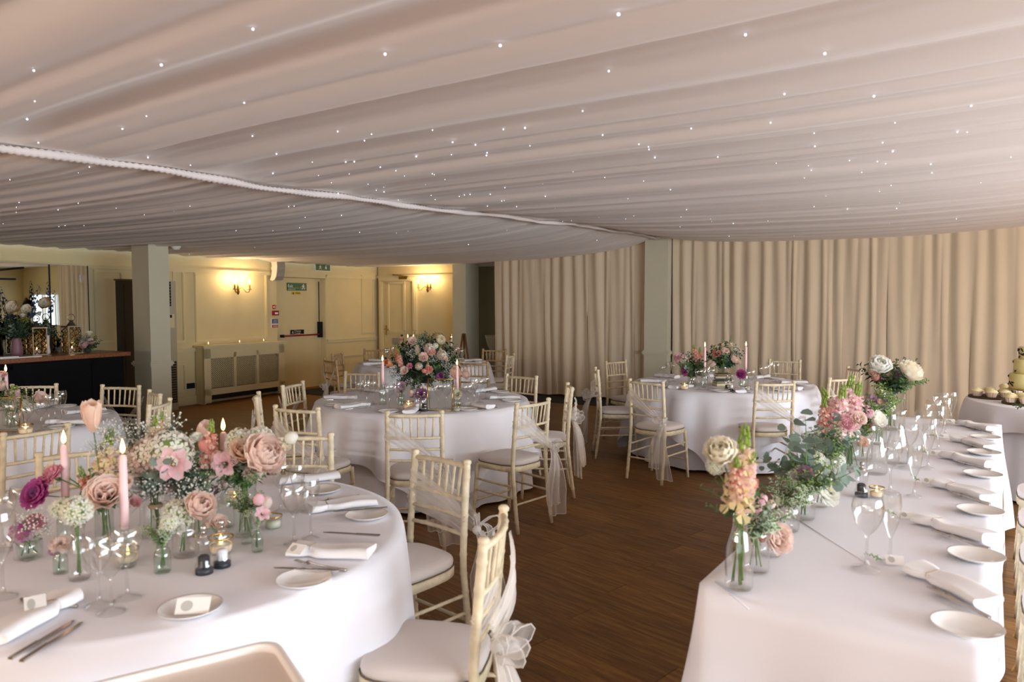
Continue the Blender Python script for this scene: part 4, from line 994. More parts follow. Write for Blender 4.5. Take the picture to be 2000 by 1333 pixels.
def card_obj(p, rz, label, group=None, tilt=.5, w=.075, h=.05):
    o = empty('place_card', p, rz, label, 'place card', group); R = Matrix.Rotation(tilt, 3, 'X')
    mb = MB().use('card').box((0, 0, h / 2), (w, .0012, h)); mb.v = [tuple(R @ Vector(v)) for v in mb.v]; mb.obj('card', o)
    mb = MB().use('sage_seal'); n = 14; mb.add([(w * .5 * .36 * cos(2 * pi * i / n) - w * .18, -.0012, h / 2 + h * .33 * sin(2 * pi * i / n)) for i in range(n)], [tuple(range(n))], False); mb.v = [tuple(R @ Vector(v)) for v in mb.v]; mb.obj('round_seal', o)
    return o
def candle_tree(p, label, h, r=.011, lit=True, group='pink taper candles', rad=None):
    o = empty('taper_candle', p, 0, label, 'candle', group)
    MB().use('candle').lathe([(.001, 0), (r, 0), (r * 1.05, h * .3), (r * .92, h * .97), (r * .5, h), (.001, h + .001)], 14).obj('wax', o)
    MB().use('wick').tube([(0, 0, h), (.001, 0, h + .010)], .0012, 5).obj('wick', o)
    if lit: MB().use('flame').lathe([(.0008, h + .005), (.006, h + .012), (.0078, h + .020), (.0068, h + .030), (.0035, h + .042), (.0006, h + .052)], 10).obj('flame', o)
    return o
def mill(p, label, pepper):
    o = empty('pepper_mill' if pepper else 'salt_mill', p, 0, label, 'pepper mill' if pepper else 'salt mill')
    o.scale = (1.2, 1.2, 1.3)
    MB().use('acrylic').lathe([(.0235, .01), (.0235, .022), (.019, .03), (.019, .052), (.0225, .062), (.021, .085), (.010, .097), (.001, .1)], 18).obj('body', o)
    MB().use('pepper' if pepper else 'salt').lathe([(.001, .018), (.0145, .018), (.0145, .040), (.010, .044), (.001, .044)], 14).obj('filling', o)
    MB().use('mill_base').lathe([(.001, 0), (.022, 0), (.022, .012), (.001, .014)], 18).obj('base', o)
    MB().use('steel').lathe([(.012, .090), (.010, .096), (.006, .098), (.004, .102), (.009, .108), (.007, .116), (.001, .119)], 10).obj('knob', o)
    return o
def votive(p, label, lit=True, s=1.0):
    o = put('votive_holder', LIB['votive_cup'], None, p, random.uniform(0, 6), label, 'votive', 'gold-rimmed glass votives'); o.scale = (s, s, s)
    put('gold_rim', LIB['votive_rim'], o)
    MB().use('wax').lathe([(.001, .006), (.028, .006), (.031, .03), (.001, .031)], 14).obj('wax', o)
    if lit:
        MB().use('flame').lathe([(.0008, .031), (.006, .037), (.005, .046), (.0006, .06)], 8).obj('flame', o)
        MB().use('glow').lathe([(.0315, .012), (.0335, .031)], 14).obj('candle_glow_band', o)  # emissive band imitates candlelight caught in the cup
    return o
# ================================================================== FLOWERS (origin at the calyx, +Z out of the flower)
def petal(mb, az, tilt, L, w, cup=.25, curl=0.0, base_r=0.0, z=0.0, n=3, m=4, ruff=0.0, ph=0.0):
    ca, sa = cos(az), sin(az)
    def fn(u, v):
        s = 2 * u - 1; wd = w * (sin(pi * min(1, v * .72 + .10)) ** .6) * .5 * (1 - .35 * max(0, v - .75) / .25 * s * s)
        x = s * wd; l = L * v; t = tilt + curl * v * v
        rad = base_r + l * sin(t) - cup * (1 - s * s) * 0; hgt = z + l * cos(t) + cup * wd * (s * s)
        rad -= cup * wd * s * s * .8
        if ruff: hgt += ruff * L * v * sin(s * 6 + ph); rad += ruff * L * v * .6 * cos(s * 5 + ph)
        return Vector((ca * rad - sa * x, sa * rad + ca * x, hgt))
    mb.grid(fn, n, m)
def rose(col, inner=None, seed=0):
    r = random.Random(seed); mb = MB().use('petal_' + (inner or col))
    for k in range(4): petal(mb, k * 1.7, .08, .036, .030, .9, -.1, .004, .004)
    rings = [(5, .14, .043, .040, .007), (6, .28, .046, .046, .010), (7, .48, .046, .050, .012)]
    for n, t, L, w, b in rings:
        mb.use('petal_' + (col if t > .3 else inner or col)); o = r.uniform(0, 6)
        for k in range(n): petal(mb, o + k * 2 * pi / n, t + r.uniform(-.06, .06), L, w, .55, .12, b, 0, 4, 4, .03, r.uniform(0, 6))
    mb.use('leaf_mid'); mb.lathe([(.001, -.012), (.008, -.006), (.009, .004)], 8); return mb.mesh('rose')
def peony(col, inner=None, seed=0):
    r = random.Random(seed); mb = MB()
    for n, t, L, w, b, c in ((8, .12, .040, .034, .006, inner or col), (10, .34, .048, .042, .009, col), (11, .58, .054, .048, .011, col), (10, .85, .054, .052, .012, col), (9, 1.15, .052, .054, .012, col)):
        mb.use('petal_' + c); o = r.uniform(0, 6)
        for k in range(n): petal(mb, o + k * 2 * pi / n + r.uniform(-.1, .1), t + r.uniform(-.1, .1), L * r.uniform(.9, 1.1), w, .5, -.35, b, 0, 4, 4, .06, r.uniform(0, 6))
    mb.use('leaf_mid'); mb.lathe([(.001, -.012), (.01, -.006), (.012, .004)], 8); return mb.mesh('peony')
def tulip(col, seed=0):
    mb = MB().use('petal_' + col)
    for k in range(6): petal(mb, k * pi / 3, .22 + .08 * (k % 2), .058, .036, .7, -.12, .008, 0, 4, 5)
    return mb.mesh('tulip')
def lisianthus(col, seed=0):
    r = random.Random(seed); mb = MB().use('petal_' + col)
    for k in range(6): petal(mb, k * pi / 3, .75 + r.uniform(-.1, .1), .048, .042, .35, .45, .006, 0, 4, 5, .05, k)
    mb.use('lisi_eye'); mb.ball((0, 0, .008), .008, 8, 5); mb.use('petal_yellow_p'); mb.ball((0, 0, .016), .005, 6, 4); return mb.mesh('lisianthus')
def ranunculus(col, inner=None, seed=0):
    r = random.Random(seed); mb = MB()
    for n, t, L, w, b in ((6, .05, .02, .02, .003), (8, .3, .028, .022, .005), (10, .6, .035, .026, .007), (12, .9, .040, .03, .008), (12, 1.2, .042, .032, .009)):
        mb.use('petal_' + (col if t > .4 else inner or col)); o = r.uniform(0, 6)
        for k in range(n): petal(mb, o + k * 2 * pi / n, t + r.uniform(-.06, .06), L, w, .5, -.15, b, 0, 3, 3)
    return mb.mesh('ranunculus')
def carnation(col, seed=0):
    r = random.Random(seed); mb = MB().use('petal_' + col)
    for n, t in ((6, .15), (8, .45), (9, .8), (9, 1.15)):
        for k in range(n): petal(mb, k * 2 * pi / n + r.uniform(-.2, .2), t + r.uniform(-.1, .1), .03, .022, .2, .2, .003, 0, 4, 3, .16, r.uniform(0, 6))
    mb.use('leaf_mid'); mb.lathe([(.001, -.02), (.006, -.014), (.007, .002)], 7); return mb.mesh('carnation')
def hydrangea(col, col2=None, seed=0, nf=46, R=.045):
    r = random.Random(seed); mb = MB()
    for i in range(nf):
        zf = 1 - 1.25 * i / nf; a = i * 2.39996; s_ = sqrt(max(0, 1 - zf * zf)); nrm = Vector((s_ * cos(a), s_ * sin(a), zf)); c = nrm * R * r.uniform(.9, 1.06)
        t = nrm.orthogonal().normalized(); b = nrm.cross(t); o = r.uniform(0, 6); L = .013
        mb.use('petal_' + (col2 if col2 and r.random() < .35 else col))
        for k in range(4):
            d = t * cos(o + k * pi / 2) + b * sin(o + k * pi / 2); e = nrm.cross(d)
            mb.add([c, c + d * L * .6 + e * L * .42 + nrm * .002, c + d * L + nrm * .0035, c + d * L * .6 - e * L * .42 + nrm * .002], [(0, 1, 2, 3)])
    mb.use('leaf_lime'); mb.ball((0, 0, 0), R * .8, 8, 5); return mb.mesh('hydrangea')
def snapdragon(col, col2, seed=0, L=.20):
    # spike along +Z: open two-lipped florets below, green buds at the tip
    r = random.Random(seed); mb = MB(); mb.use('leaf_lime'); mb.tube([(0, 0, -.04), (0, 0, L)], [.003, .0012], 5)
    n = 44
    for i in range(n):
        t = i / (n - 1); z = L * (t ** .9); a = i * 2.4 ; s = .0175 * (1 - t) ** .55 + .004
        d = Vector((cos(a), sin(a), 0)); e = Vector((-sin(a), cos(a), 0)); c = d * .004 + Vector((0, 0, z))
        if t > .72: mb.use('petal_bud_green'); mb.lathe([(.001, -.004), (s * .45, 0), (s * .35, s * .8), (.001, s * 1.4)], 6, tuple(c + d * s * .5)); continue
        mb.use('petal_' + (col if r.random() < .6 else col2))
        mb.lathe([(.002, -s * .5), (s * .55, 0), (s * .5, s * .4), (.002, s * .7)], 7, tuple(c + d * s * .6))
        for up in (1, -1):
            for sd in (-1, 1):
                p0 = c + d * s * .9; p1 = p0 + d * s * .75 + Vector((0, 0, up * s * .75)) + e * sd * s * .35; p2 = p0 + d * s * .5 + Vector((0, 0, up * s * .25)) + e * sd * s * .85
                mb.use('petal_' + (col2 if up < 0 else col)); mb.add([p0, p2, p1 + e * sd * s * .25, p1 - e * sd * s * .2 + Vector((0, 0, up * s * .15))], [(0, 1, 2, 3)])
    return mb.mesh('snapdragon')
def delphinium(col, seed=0, L=.24):
    r = random.Random(seed); mb = MB().use('leaf_dark'); mb.tube([(0, 0, -.05), (0, 0, L)], [.003, .001], 5)
    for i in range(34):
        t = i / 33; z = L * t; a = i * 2.4; s = .018 * (1 - t * .75); d = Vector((cos(a), sin(a), .2)).normalized(); c = Vector((0, 0, z)) + d * (.012 + s * .4)
        mb.use('petal_' + col); u = d.orthogonal().normalized(); w = d.cross(u)
        for k in range(5):
            q = u * cos(k * 1.2566 + a) + w * sin(k * 1.2566 + a); f = d.cross(q); mb.add([c, c + q * s * .6 + f * s * .4, c + q * s + d * s * .3, c + q * s * .6 - f * s * .4], [(0, 1, 2, 3)])
    return mb.mesh('delphinium')
def gyp(seed=0, n=70, R=.07):
    r = random.Random(seed); mb = MB(); 
    for i in range(n):
        v = Vector((r.gauss(0, 1), r.gauss(0, 1), r.gauss(0, .9))).normalized() * R * r.uniform(.35, 1.0); v.z = abs(v.z) * .9 + .01
        mb.use('leaf_grey'); mb.tube([(v.x * .25, v.y * .25, v.z * .3 - .02), tuple(v)], [.0006, .0004], 3, False)
        mb.use('petal_white'); mb.ball(tuple(v), r.uniform(.0028, .0048), 5, 3)
    return mb.mesh('gypsophila')
def sprig(m, seed=0, L=.16, n=12, shape='round', lw=.018, ll=.022, cream=False):
    r = random.Random(seed); mb = MB().use('stem'); bend = r.uniform(.15, .4)
    def st(t): return Vector((bend * L * t * t, 0, L * t))
    mb.tube([st(0), st(.33), st(.66), st(1)], [.0022, .0018, .0013, .0007], 4)
    for i in range(n):
        t = .12 + .88 * i / (n - 1); p = st(t); a = (i % 2) * pi + i * .55 + r.uniform(-.3, .3); k = 1 - .45 * t
        d = Vector((cos(a), sin(a), r.uniform(.25, .7))).normalized(); s_ = d.cross(Vector((0, 0, 1))).normalized(); nn = s_.cross(d)
        W_, L_ = lw * k * r.uniform(.85, 1.15), ll * k * r.uniform(.85, 1.2)
        if shape == 'round':
            c = p + d * (L_ * .6 + .003); o = [c + d * L_ * .55 * cos(q * pi / 4) + s_ * W_ * .55 * sin(q * pi / 4) + nn * .12 * L_ * (cos(q * pi / 2)) for q in range(8)]
            mb.use(m); mb.add([p, *o], [tuple(range(1, 9))])
        else:
            tip = p + d * L_ * 1.5 - Vector((0, 0, L_ * .25)); md = p + d * L_ * .7
            if cream:
                mb.use('leaf_cream'); mb.add([p, md + s_ * W_ * .55 + nn * .003, tip, md - s_ * W_ * .55 + nn * .003, md], [(0, 1, 4), (1, 2, 4), (2, 3, 4), (3, 0, 4)])
                mb.use(m); q = nn * .0012; mb.add([p + q, md + s_ * W_ * .28 + nn * .003 + q, p.lerp(tip, .85) + q, md - s_ * W_ * .28 + nn * .003 + q], [(0, 1, 2, 3)])
            else:
                mb.use(m); mb.add([p, md + s_ * W_ * .5 + nn * .003, tip, md - s_ * W_ * .5 + nn * .003, md - nn * .002], [(0, 1, 4), (1, 2, 4), (2, 3, 4), (3, 0, 4)])
    return mb.mesh('leaf_sprig')
def bud(col):
    mb = MB().use('petal_' + col); mb.lathe([(.002, 0), (.011, .006), (.013, .016), (.008, .027), (.001, .031)], 9); mb.use('leaf_mid'); mb.lathe([(.001, -.006), (.009, 0), (.010, .008)], 7); return mb.mesh('flower_bud')
F = {}
for c in ('white', 'ivory', 'blush', 'pink', 'peach', 'cream_rose'): F['rose_' + c] = rose(c, 'blush' if c == 'blush' else ('ivory' if c == 'cream_rose' else None), len(c))
for c, i in (('blush', 'peach'), ('white', 'ivory'), ('pink', 'rosepink'), ('ivory', 'white'), ('peach', 'orange')): F['peony_' + c] = peony(c, i, len(c))
for c in ('peach', 'orange', 'purple', 'blush'): F['tulip_' + c] = tulip(c)
for c in ('pink', 'blush', 'magenta'): F['lisi_' + c] = lisianthus(c)
for c, i in (('magenta', 'purple'), ('white', 'ivory'), ('purple', 'magenta'), ('ivory', 'white')): F['ranu_' + c] = ranunculus(c, i, 2)
for c in ('magenta', 'pink', 'coral', 'lilac', 'rosepink', 'white', 'blush'): F['carn_' + c] = carnation(c, 3)
for c, d in (('white', 'ivory'), ('blush', 'mauve'), ('ivory', 'white'), ('lilac', 'white'), ('magenta', 'lilac')): F['hyd_' + c] = hydrangea(c, d, 4)
for k, (c, d) in dict(coral=('coral', 'peach'), peach=('peach', 'yellow_p'), pink=('pink', 'blush'), blush=('blush', 'pink'), orange=('orange', 'coral')).items(): F['snap_' + k] = snapdragon(c, d, 5)
F['delph'] = delphinium('blue_p')
for i in range(2): F['gyp%d' % i] = gyp(i); F['gypbig%d' % i] = gyp(i + 5, 110, .10)
for i in range(3):
    F['euc%d' % i] = sprig('leaf_blue', i, .20, 13, 'round', .050, .048)
    F['eucs%d' % i] = sprig('leaf_grey', i + 5, .14, 14, 'round', .028, .028)
    F['green%d' % i] = sprig('leaf_mid', i, .13, 14, 'pt', .016, .022)
    F['dark%d' % i] = sprig('leaf_dark', i + 3, .15, 14, 'pt', .020, .028)
    F['lime%d' % i] = sprig('leaf_lime', i + 7, .10, 16, 'pt', .010, .016)
    F['var%d' % i] = sprig('leaf_mid', i + 9, .09, 16, 'pt', .018, .018, True)
    F['big%d' % i] = sprig('leaf', i + 2, .12, 7, 'pt', .034, .036)
for c in ('pink', 'blush', 'coral', 'white', 'peach'): F['bud_' + c] = bud(c)
PNAME = dict(rose='rose', peony='peony', tulip='tulip', lisi='lisianthus', ranu='ranunculus', carn='carnation', hyd='hydrangea', snap='snapdragon', delph='delphinium', gyp='gypsophila', euc='eucalyptus_sprig', eucs='eucalyptus_sprig', green='leaf_sprig', dark='leaf_sprig', lime='leaf_sprig', var='variegated_sprig', big='leaf_sprig', bud='flower_bud', gypbig='gypsophila')
SIZE = dict(rose=.08, peony=.105, tulip=.055, lisi=.085, ranu=.08, carn=.058, hyd=.105, snap=.20, delph=.24, gyp=.14, gypbig=.2, bud=.026)
def kind_of_flower(k): return k.split('_')[0].rstrip('0123456789')
def bouquet(name, label, vase_p, neck_h, items, greens=(), group=None, foot=True, seed=0, spread=1.0, rad=.02, cat='flowers', stem_d=None):
    """items: (kind, px, py, size_px) - flower heads given where the photo shows them, at the vase's distance (dy metres behind)"""
    r = random.Random(seed + int(vase_p.x * 100) + 50); o = empty(name, vase_p, 0, label, cat, group)
    neck = Vector((0, 0, neck_h)); base = Vector(vase_p)
    for it in items:
        kind, px, py, spx = it[:4]; dy = it[4] if len(it) > 4 else r.uniform(-.03, .03)
        p = pixd(px, py, base.y + dy) - base; fam = kind_of_flower(kind); s = (1.15 if foot else .95) * spx / FPX * (base.y + dy) / SIZE.get(fam, .1)
        out = (p - neck); side = Vector((out.x, out.y, 0))
        if fam in ('snap', 'delph'):
            ln = SIZE[fam] * s; d = Vector(it[5]) if len(it) > 5 else Vector((out.x * .6, r.uniform(-.15, .15), 1)).normalized(); d = d.normalized(); p = p - d * ln * .5; nrm = d
        else: nrm = Vector(it[5]) if len(it) > 5 else (side * 6 + Vector((.35, -.65, .8)) + Vector((r.uniform(-.2, .2), 0, 0))).normalized()
        b = put(PNAME[fam], F[kind], o); place3(b, p, nrm, r.uniform(0, 6.28), s)
        if fam not in ('gyp', 'gypbig'):
            mb = MB().use('stem'); q = Vector((r.uniform(-rad, rad) * .5, r.uniform(-rad, rad) * .5, neck_h)); e = Vector((r.uniform(-rad, rad), r.uniform(-rad, rad), .012))
            mid = q.lerp(p, .55) + Vector((0, 0, .01)); path = [e, q, mid, p - nrm * .004] if foot else [q, mid, p - nrm * .004]
            mb.tube(path, .0021, 5); mb.obj('stem', o)
    for kind, n, L in greens:
        for i in range(n):
            a = r.uniform(0, 2 * pi); el = r.uniform(.1, 1.15) ; d = Vector((cos(a) * sin(el) * spread, sin(a) * sin(el) * spread, cos(el)))
            k = kind + str(r.randrange(3)) if kind not in ('gyp', 'gypbig') else kind + str(r.randrange(2))
            nat = {'euc': .2, 'eucs': .14, 'green': .13, 'dark': .15, 'lime': .10, 'var': .09, 'big': .12, 'gyp': .09, 'gypbig': .12}[kind]
            b = put(PNAME[kind], F[k], o); place3(b, neck + Vector((r.uniform(-rad, rad), r.uniform(-rad, rad), r.uniform(-.01, .02))), d, r.uniform(0, 6.28), L * r.uniform(.75, 1.2) / nat)
    return o
def vase(kind, p, label, s=1.0, group=None, rz=0.0, hs=None, water=True):
    o = put(LIB[kind].name.split('.')[0], LIB[kind], None, p, rz, label, 'bottle' if 'bottle' in kind else ('carafe' if 'carafe' in kind else 'vase'), group); o.scale = (s, s, hs or s)
    return o
HGT = dict(milk_bottle=.2, tall_milk_bottle=.235, small_bottle=.1, jar=.09, ribbed_jar=.1, square_jar=.07, square_bottle=.095, tall_jar=.15, cylinder_vase=.165, candle_bottle=.19)
def vb(kind, px, py, hpx, vlabel, flabel, items, greens=(), rz=0.0, seed=0, rad=.012, vs=1.0, group=None, spread=1.0, z=None):
    """vase with base centre at pixel (px,py) on the table, hpx high in the picture, holding a bouquet"""
    p = pix(px, py, (z or ZT) + .001); h = hpx / FPX * p.y / HGT[kind]
    vase(kind, p, vlabel, h * vs, group, rz, h)
    if flabel: bouquet('flower_arrangement', flabel, p + Vector((0, 0, .004)), HGT[kind] * h * .96, items, greens, seed=seed, rad=rad, spread=spread)
    return p
def candle_in_bottle(px, py_base, py_neck, py_top, blabel, clabel, Y=None, z=None):
    p = pix(px, py_base, (z or ZT) + .001) if Y is None else None
    if p is None: q = pixd(px, py_base, Y); p = Vector((q.x, q.y, (z or ZT) + .001))
    zn = pixd(px, py_neck, p.y).z; zt = pixd(px, py_top, p.y).z; h = max(.06, zn - p.z)
    o = put('candle_bottle', LIB['candle_bottle'], None, p, 0, blabel, 'bottle', 'glass bottles holding candles'); o.scale = (1, 1, h / .19)
    candle_tree(p + Vector((0, 0, h - .012)), clabel, zt - zn, .0125)
    return p
# ================================================================== NEAREST ROUND TABLE
def glass(kind, px, py, label, group, s=1.0):
    p = pix(px, py, ZT + .001); o = put(kind, LIB[kind], None, p, random.uniform(0, 6), label, 'wine glass', group); o.scale = (s, s, s); return o
def flat(kind, p, rz, label, cat, group, name=None, dz=0.0):
    o = put(name or LIB[kind].name.split('.')[0], LIB[kind], None, (p[0], p[1], ZT + .0015 + dz), rz, label, cat, group); return o
G1 = 'wine glasses on the nearest round table'
for k, px, py, lb, s in (('wine_glass', 218, 1196, 'front wine glass of the three before the milk bottle', .98), ('wine_glass', 194, 1183, 'wine glass half hidden behind the frontmost glass, nearest table', 1.0), ('wine_glass', 249, 1168, 'wine glass before the pink candle, candlelight behind it', 1.0), ('tall_wine_glass', 6, 1166, 'tall wine glass cut by the left picture edge, nearest table', 1.1),
    ('wine_glass', 48, 1062, 'wine glass behind the low square vase, nearest table', 1.0), ('wine_glass', 8, 1075, 'wine glass farther back at the left edge, nearest table', 1.0), ('wine_glass', 575, 1062, 'front left wine glass in the cluster right of the peony', 1.05), ('tall_wine_glass', 607, 1052, 'tall wine glass in the cluster right of the peony', .95), ('wine_glass', 548, 1000, 'wine glass behind the cluster, just right of the peony', 1.0), ('tall_wine_glass', 582, 1000, 'slim wine glass farthest back right of the peony', .85)):
    glass(k, px, py, lb, G1, s)
def dirto(p, T): return math.atan2(T[1] - p[1], T[0] - p[0]) - pi / 2
def place_at(px, py, dx=0): return pix(px, py, ZT)
# plates
for px, py, lb in ((372, 1196, 'white side plate with a place card on it, at the front of the nearest table'), (594, 1139, 'white side plate beside the fork and knife, nearest table'), (716, 1012, 'white side plate at the right rim of the nearest table'), (628, 962, 'white side plate farthest round the nearest table, by the chair')):
    flat('plate', pix(px, py, ZT), 0, lb, 'plate', 'side plates on the nearest table')
card_obj(pix(374, 1200, ZT + .01) , radians(8), 'white place card with a round grey seal lying on the front plate', 'place cards', -.75, .088, .045)
def nap(px, py, px2, py2, label, k=0, group='white folded napkins', z=0):
    a = pix(px, py, ZT); b = pix(px2, py2, ZT); d = b - a
    return flat('napkin%d' % k, a, math.atan2(d.y, d.x) - pi / 2, label, 'napkin', group)
def cut(kind, p0, p1, label, group='cutlery on the nearest table', dz=0.0):
    a = pix(*p0, ZT); b = pix(*p1, ZT); d = b - a; return flat(kind, a, math.atan2(d.y, d.x) - pi / 2, label, kind, group, dz=dz)
nap(-20, 1262, 130, 1178, 'white napkin tied with twine at the left front of the nearest table', 0)
nap(724, 1090, 560, 1082, 'white napkin tied with twine at the right of the nearest table', 1)
nap(732, 985, 610, 1000, 'white napkin by the right rim of the nearest table, behind the plate', 2)
nap(660, 935, 560, 945, 'white napkin at the back right of the nearest table', 3)
card_obj(pix(70, 1196, ZT + .03), radians(35), 'cream card with grey seal tied to the left front napkin', 'place cards', -1.2, .05, .065)
card_obj(pix(572, 1082, ZT + .03), radians(-25), 'white place card with grey seal leaning on the right napkin', 'place cards', -1.0, .06, .04)
cut('knife', (20, 1291), (148, 1212), 'left one of the two knives beside the left front napkin'); cut('knife', (42, 1296), (160, 1218), 'right one of the two knives beside the left front napkin')
cut('spoon', (150, 1188), (35, 1172), 'silver spoon above the left front napkin')
cut('fork', (676, 1117), (556, 1098), 'silver fork above the plate at the right of the nearest table'); cut('knife', (662, 1126), (545, 1120), 'silver knife resting along the plate rim, right of the nearest table', dz=.012)
cut('knife', (742, 1062), (640, 1056), 'dark-lit knife on the right napkin of the nearest table', dz=.024); cut('knife', (757, 1001), (660, 1008), 'bright knife above the plate at the right rim', dz=.014)
cut('fork', (702, 970), (625, 984), 'silver fork by the back napkin at the right rim'); cut('knife', (700, 978), (632, 994), 'silver knife by the back napkin at the right rim')
mill(pix(399, 1120, ZT + .001), 'clear pepper mill with dark peppercorns on the nearest table', True); mill(pix(434, 1107, ZT + .001), 'clear salt mill beside the pepper mill on the nearest table', False)
votive(pix(432, 1082, ZT + .001), 'gold-rimmed glass votive behind the mills, holding a small pink rose', True, 1.1)
votive(pix(534, 1032, ZT + .001), 'white votive with gold rim right of the variegated leaves', False, .9)
votive(pix(250, 1100, ZT + .001), 'lit votive glowing through the wine glass, below the pink candle', True, .9); votive(pix(458, 985, ZT + .001), 'lit votive glowing at the foot of the middle pink candle', True, .9)
candle_in_bottle(246, 1108, 1026, 882, 'clear bottle holding the front pink candle on the nearest table', 'tall pink candle, burning, middle of the nearest table')
candle_in_bottle(131, 1060, 986, 863, 'clear bottle holding the left pink candle on the nearest table', 'tall pink candle, burning, leftmost on the nearest table')
candle_in_bottle(440, 1030, 950, 838, 'clear bottle holding the right pink candle on the nearest table', 'pink candle, burning, between the snapdragon and the peony')
vb('square_jar', 56, 1092, 38, 'low square green glass vase at the left of the nearest table', 'magenta statice, pink blooms and baby\'s breath in the low square vase', [('hyd_magenta', 42, 1040, 42), ('carn_rosepink', 70, 1022, 30), ('gyp0', 62, 1022, 60), ('gyp1', 85, 1030, 40), ('carn_lilac', 30, 1050, 24)], [('green', 4, .05)], radians(30), 1, .02, 1.35)
vb('square_bottle', 119, 1120, 42, 'small square green bottle left of the tall milk bottle', 'pale pink carnation in the small square bottle', [('carn_blush', 118, 1066, 34), ('carn_lilac', 108, 1078, 20)], [('green', 1, .03)], 0, 2, .008)
vb('milk_bottle', 156, 1132, 104, 'clear milk bottle with green stems, left of the wine glasses', 'white clustered blooms with leaves in the milk bottle', [('hyd_white', 150, 1000, 58, -.02), ('hyd_ivory', 120, 994, 42), ('bud_white', 172, 1012, 14)], [('green', 5, .07)], 0, 3, .014)
p = vb('cylinder_vase', 305, 1045, 95, 'tall straight glass vase holding the tied posy, nearest table', 'posy of hydrangea, pink lisianthus and baby\'s breath tied with ribbon', [('hyd_white', 333, 886, 84, -.05), ('hyd_blush', 300, 888, 74, -.04), ('lisi_pink', 340, 906, 50, -.10, (.3, -1, .1)), ('hyd_blush', 264, 903, 62, -.03), ('rose_ivory', 272, 880, 26), ('snap_peach', 305, 852, 70), ('gypbig0', 320, 850, 90), ('gypbig1', 270, 855, 70), ('lisi_pink', 328, 952, 26), ('hyd_blush', 345, 865, 40)], [('euc', 9, .2), ('green', 10, .10), ('gypbig', 3, .13), ('lime', 5, .1)], 0, 4, .022)
mb = MB().use('twine').lathe([(.022, 0), (.025, .003), (.025, .012), (.022, .015)], 14); mb.obj('ribbon_tie', None, p + Vector((0, 0, .10)), label='cream ribbon tied round the posy stems in the tall vase', cat='ribbon')
vb('tall_jar', 205, 1062, 75, 'tall glass jar behind the milk bottle, nearest table', 'peach roses, tulip and coral snapdragons in the tall jar', [('rose_blush', 206, 978, 70, -.04), ('tulip_peach', 183, 842, 48, .0, (.1, -.3, 1)), ('snap_coral', 172, 952, 78, 0, (-.25, -.2, 1)), ('snap_peach', 205, 905, 120, .02, (.2, 0, 1)), ('carn_rosepink', 108, 932, 36), ('rose_ivory', 106, 916, 22), ('tulip_blush', 236, 960, 36), ('rose_pink', 260, 985, 24), ('ranu_magenta', 80, 968, 52, -.04, (-.25, -.85, .5)), ('gypbig0', 215, 850, 60), ('gypbig1', 195, 880, 60)], [('green', 12, .11), ('big', 5, .09), ('eucs', 4, .10), ('gypbig', 1, .09)], 0, 5, .02)
vb('ribbed_jar', 384, 1046, 62, 'ribbed glass jar behind the candles, nearest table', 'cloud of white baby\'s breath with coral snapdragon and eucalyptus', [('gypbig0', 392, 925, 90), ('gypbig1', 372, 950, 90), ('gypbig0', 400, 965, 80), ('snap_coral', 410, 868, 84, 0, (.1, 0, 1)), ('gypbig1', 360, 905, 70), ('tulip_blush', 415, 905, 26), ('lisi_magenta', 408, 962, 22), ('rose_white', 385, 860, 20)], [('euc', 6, .16), ('eucs', 6, .12), ('gypbig', 3, .11)], 0, 6, .02)
vb('tall_jar', 480, 1046, 100, 'tall jar under the blush peony, nearest table', 'large blush peony with white blooms, lisianthus and deep green leaves', [('peony_blush', 504, 898, 80, -.03, (.7, -.5, .55)), ('rose_peach', 476, 896, 58, .0), ('hyd_white', 468, 866, 56, .02), ('lisi_pink', 442, 906, 40, -.03, (-.1, -1, .2)), ('hyd_ivory', 508, 862, 54, .04), ('carn_blush', 492, 925, 36), ('bud_white', 560, 862, 22), ('rose_ivory', 552, 874, 22), ('lisi_magenta', 416, 965, 24), ('bud_coral', 410, 880, 22)], [('big', 12, .12), ('green', 10, .10), ('eucs', 6, .12), ('lime', 6, .1)], 0, 7, .02)
vb('square_bottle', 318, 1118, 52, 'small square bottle with variegated leaves, centre of the nearest table', 'white stock and variegated green-white leaves in a square bottle', [('hyd_ivory', 330, 1022, 34), ('bud_white', 316, 1035, 14), ('carn_white', 345, 1035, 26)], [('var', 12, .065), ('green', 2, .05)], .2, 8, .012)
vb('jar', 363, 1086, 62, 'square clear jar with the pink rose, nearest table', 'pink rose and white hydrangea in the clear jar', [('peony_blush', 384, 996, 58, -.02, (.6, -.5, .6)), ('hyd_white', 346, 1008, 62, -.03), ('bud_white', 320, 1032, 14)], [('green', 6, .06)], 0, 9, .016)
vb('tall_jar', 482, 1062, 60, 'glass jar behind the small round bottle, nearest table', 'variegated leaves massed in the glass jar below the peony', [('bud_blush', 512, 990, 24)], [('var', 16, .075), ('lime', 3, .07)], 0, 10, .016, .8)
vb('small_bottle', 503, 1078, 44, 'small green-tinted bottle right of the variegated leaves', 'single pink lisianthus bud with leaves in the small bottle', [('lisi_pink', 511, 1006, 24), ('bud_pink', 505, 985, 20)], [('var', 4, .04)], 0, 11, .008)
vb('small_bottle', 424, 1068, 30, 'tiny bottle behind the gold-rimmed votive', 'tiny pink rose spray above the gold-rimmed votive', [('rose_blush', 424, 1028, 32), ('bud_peach', 405, 1030, 14)], [('lime', 4, .035)], 0, 12, .006)
vb('jar', 355, 985, 40, 'glass jar at the back of the nearest table', 'eucalyptus and cream freesia at the back of the nearest table', [('tulip_blush', 388, 852, 34), ('rose_ivory', 378, 862, 24), ('snap_peach', 318, 835, 54)], [('euc', 9, .2), ('gypbig', 2, .12)], 0, 13, .02)
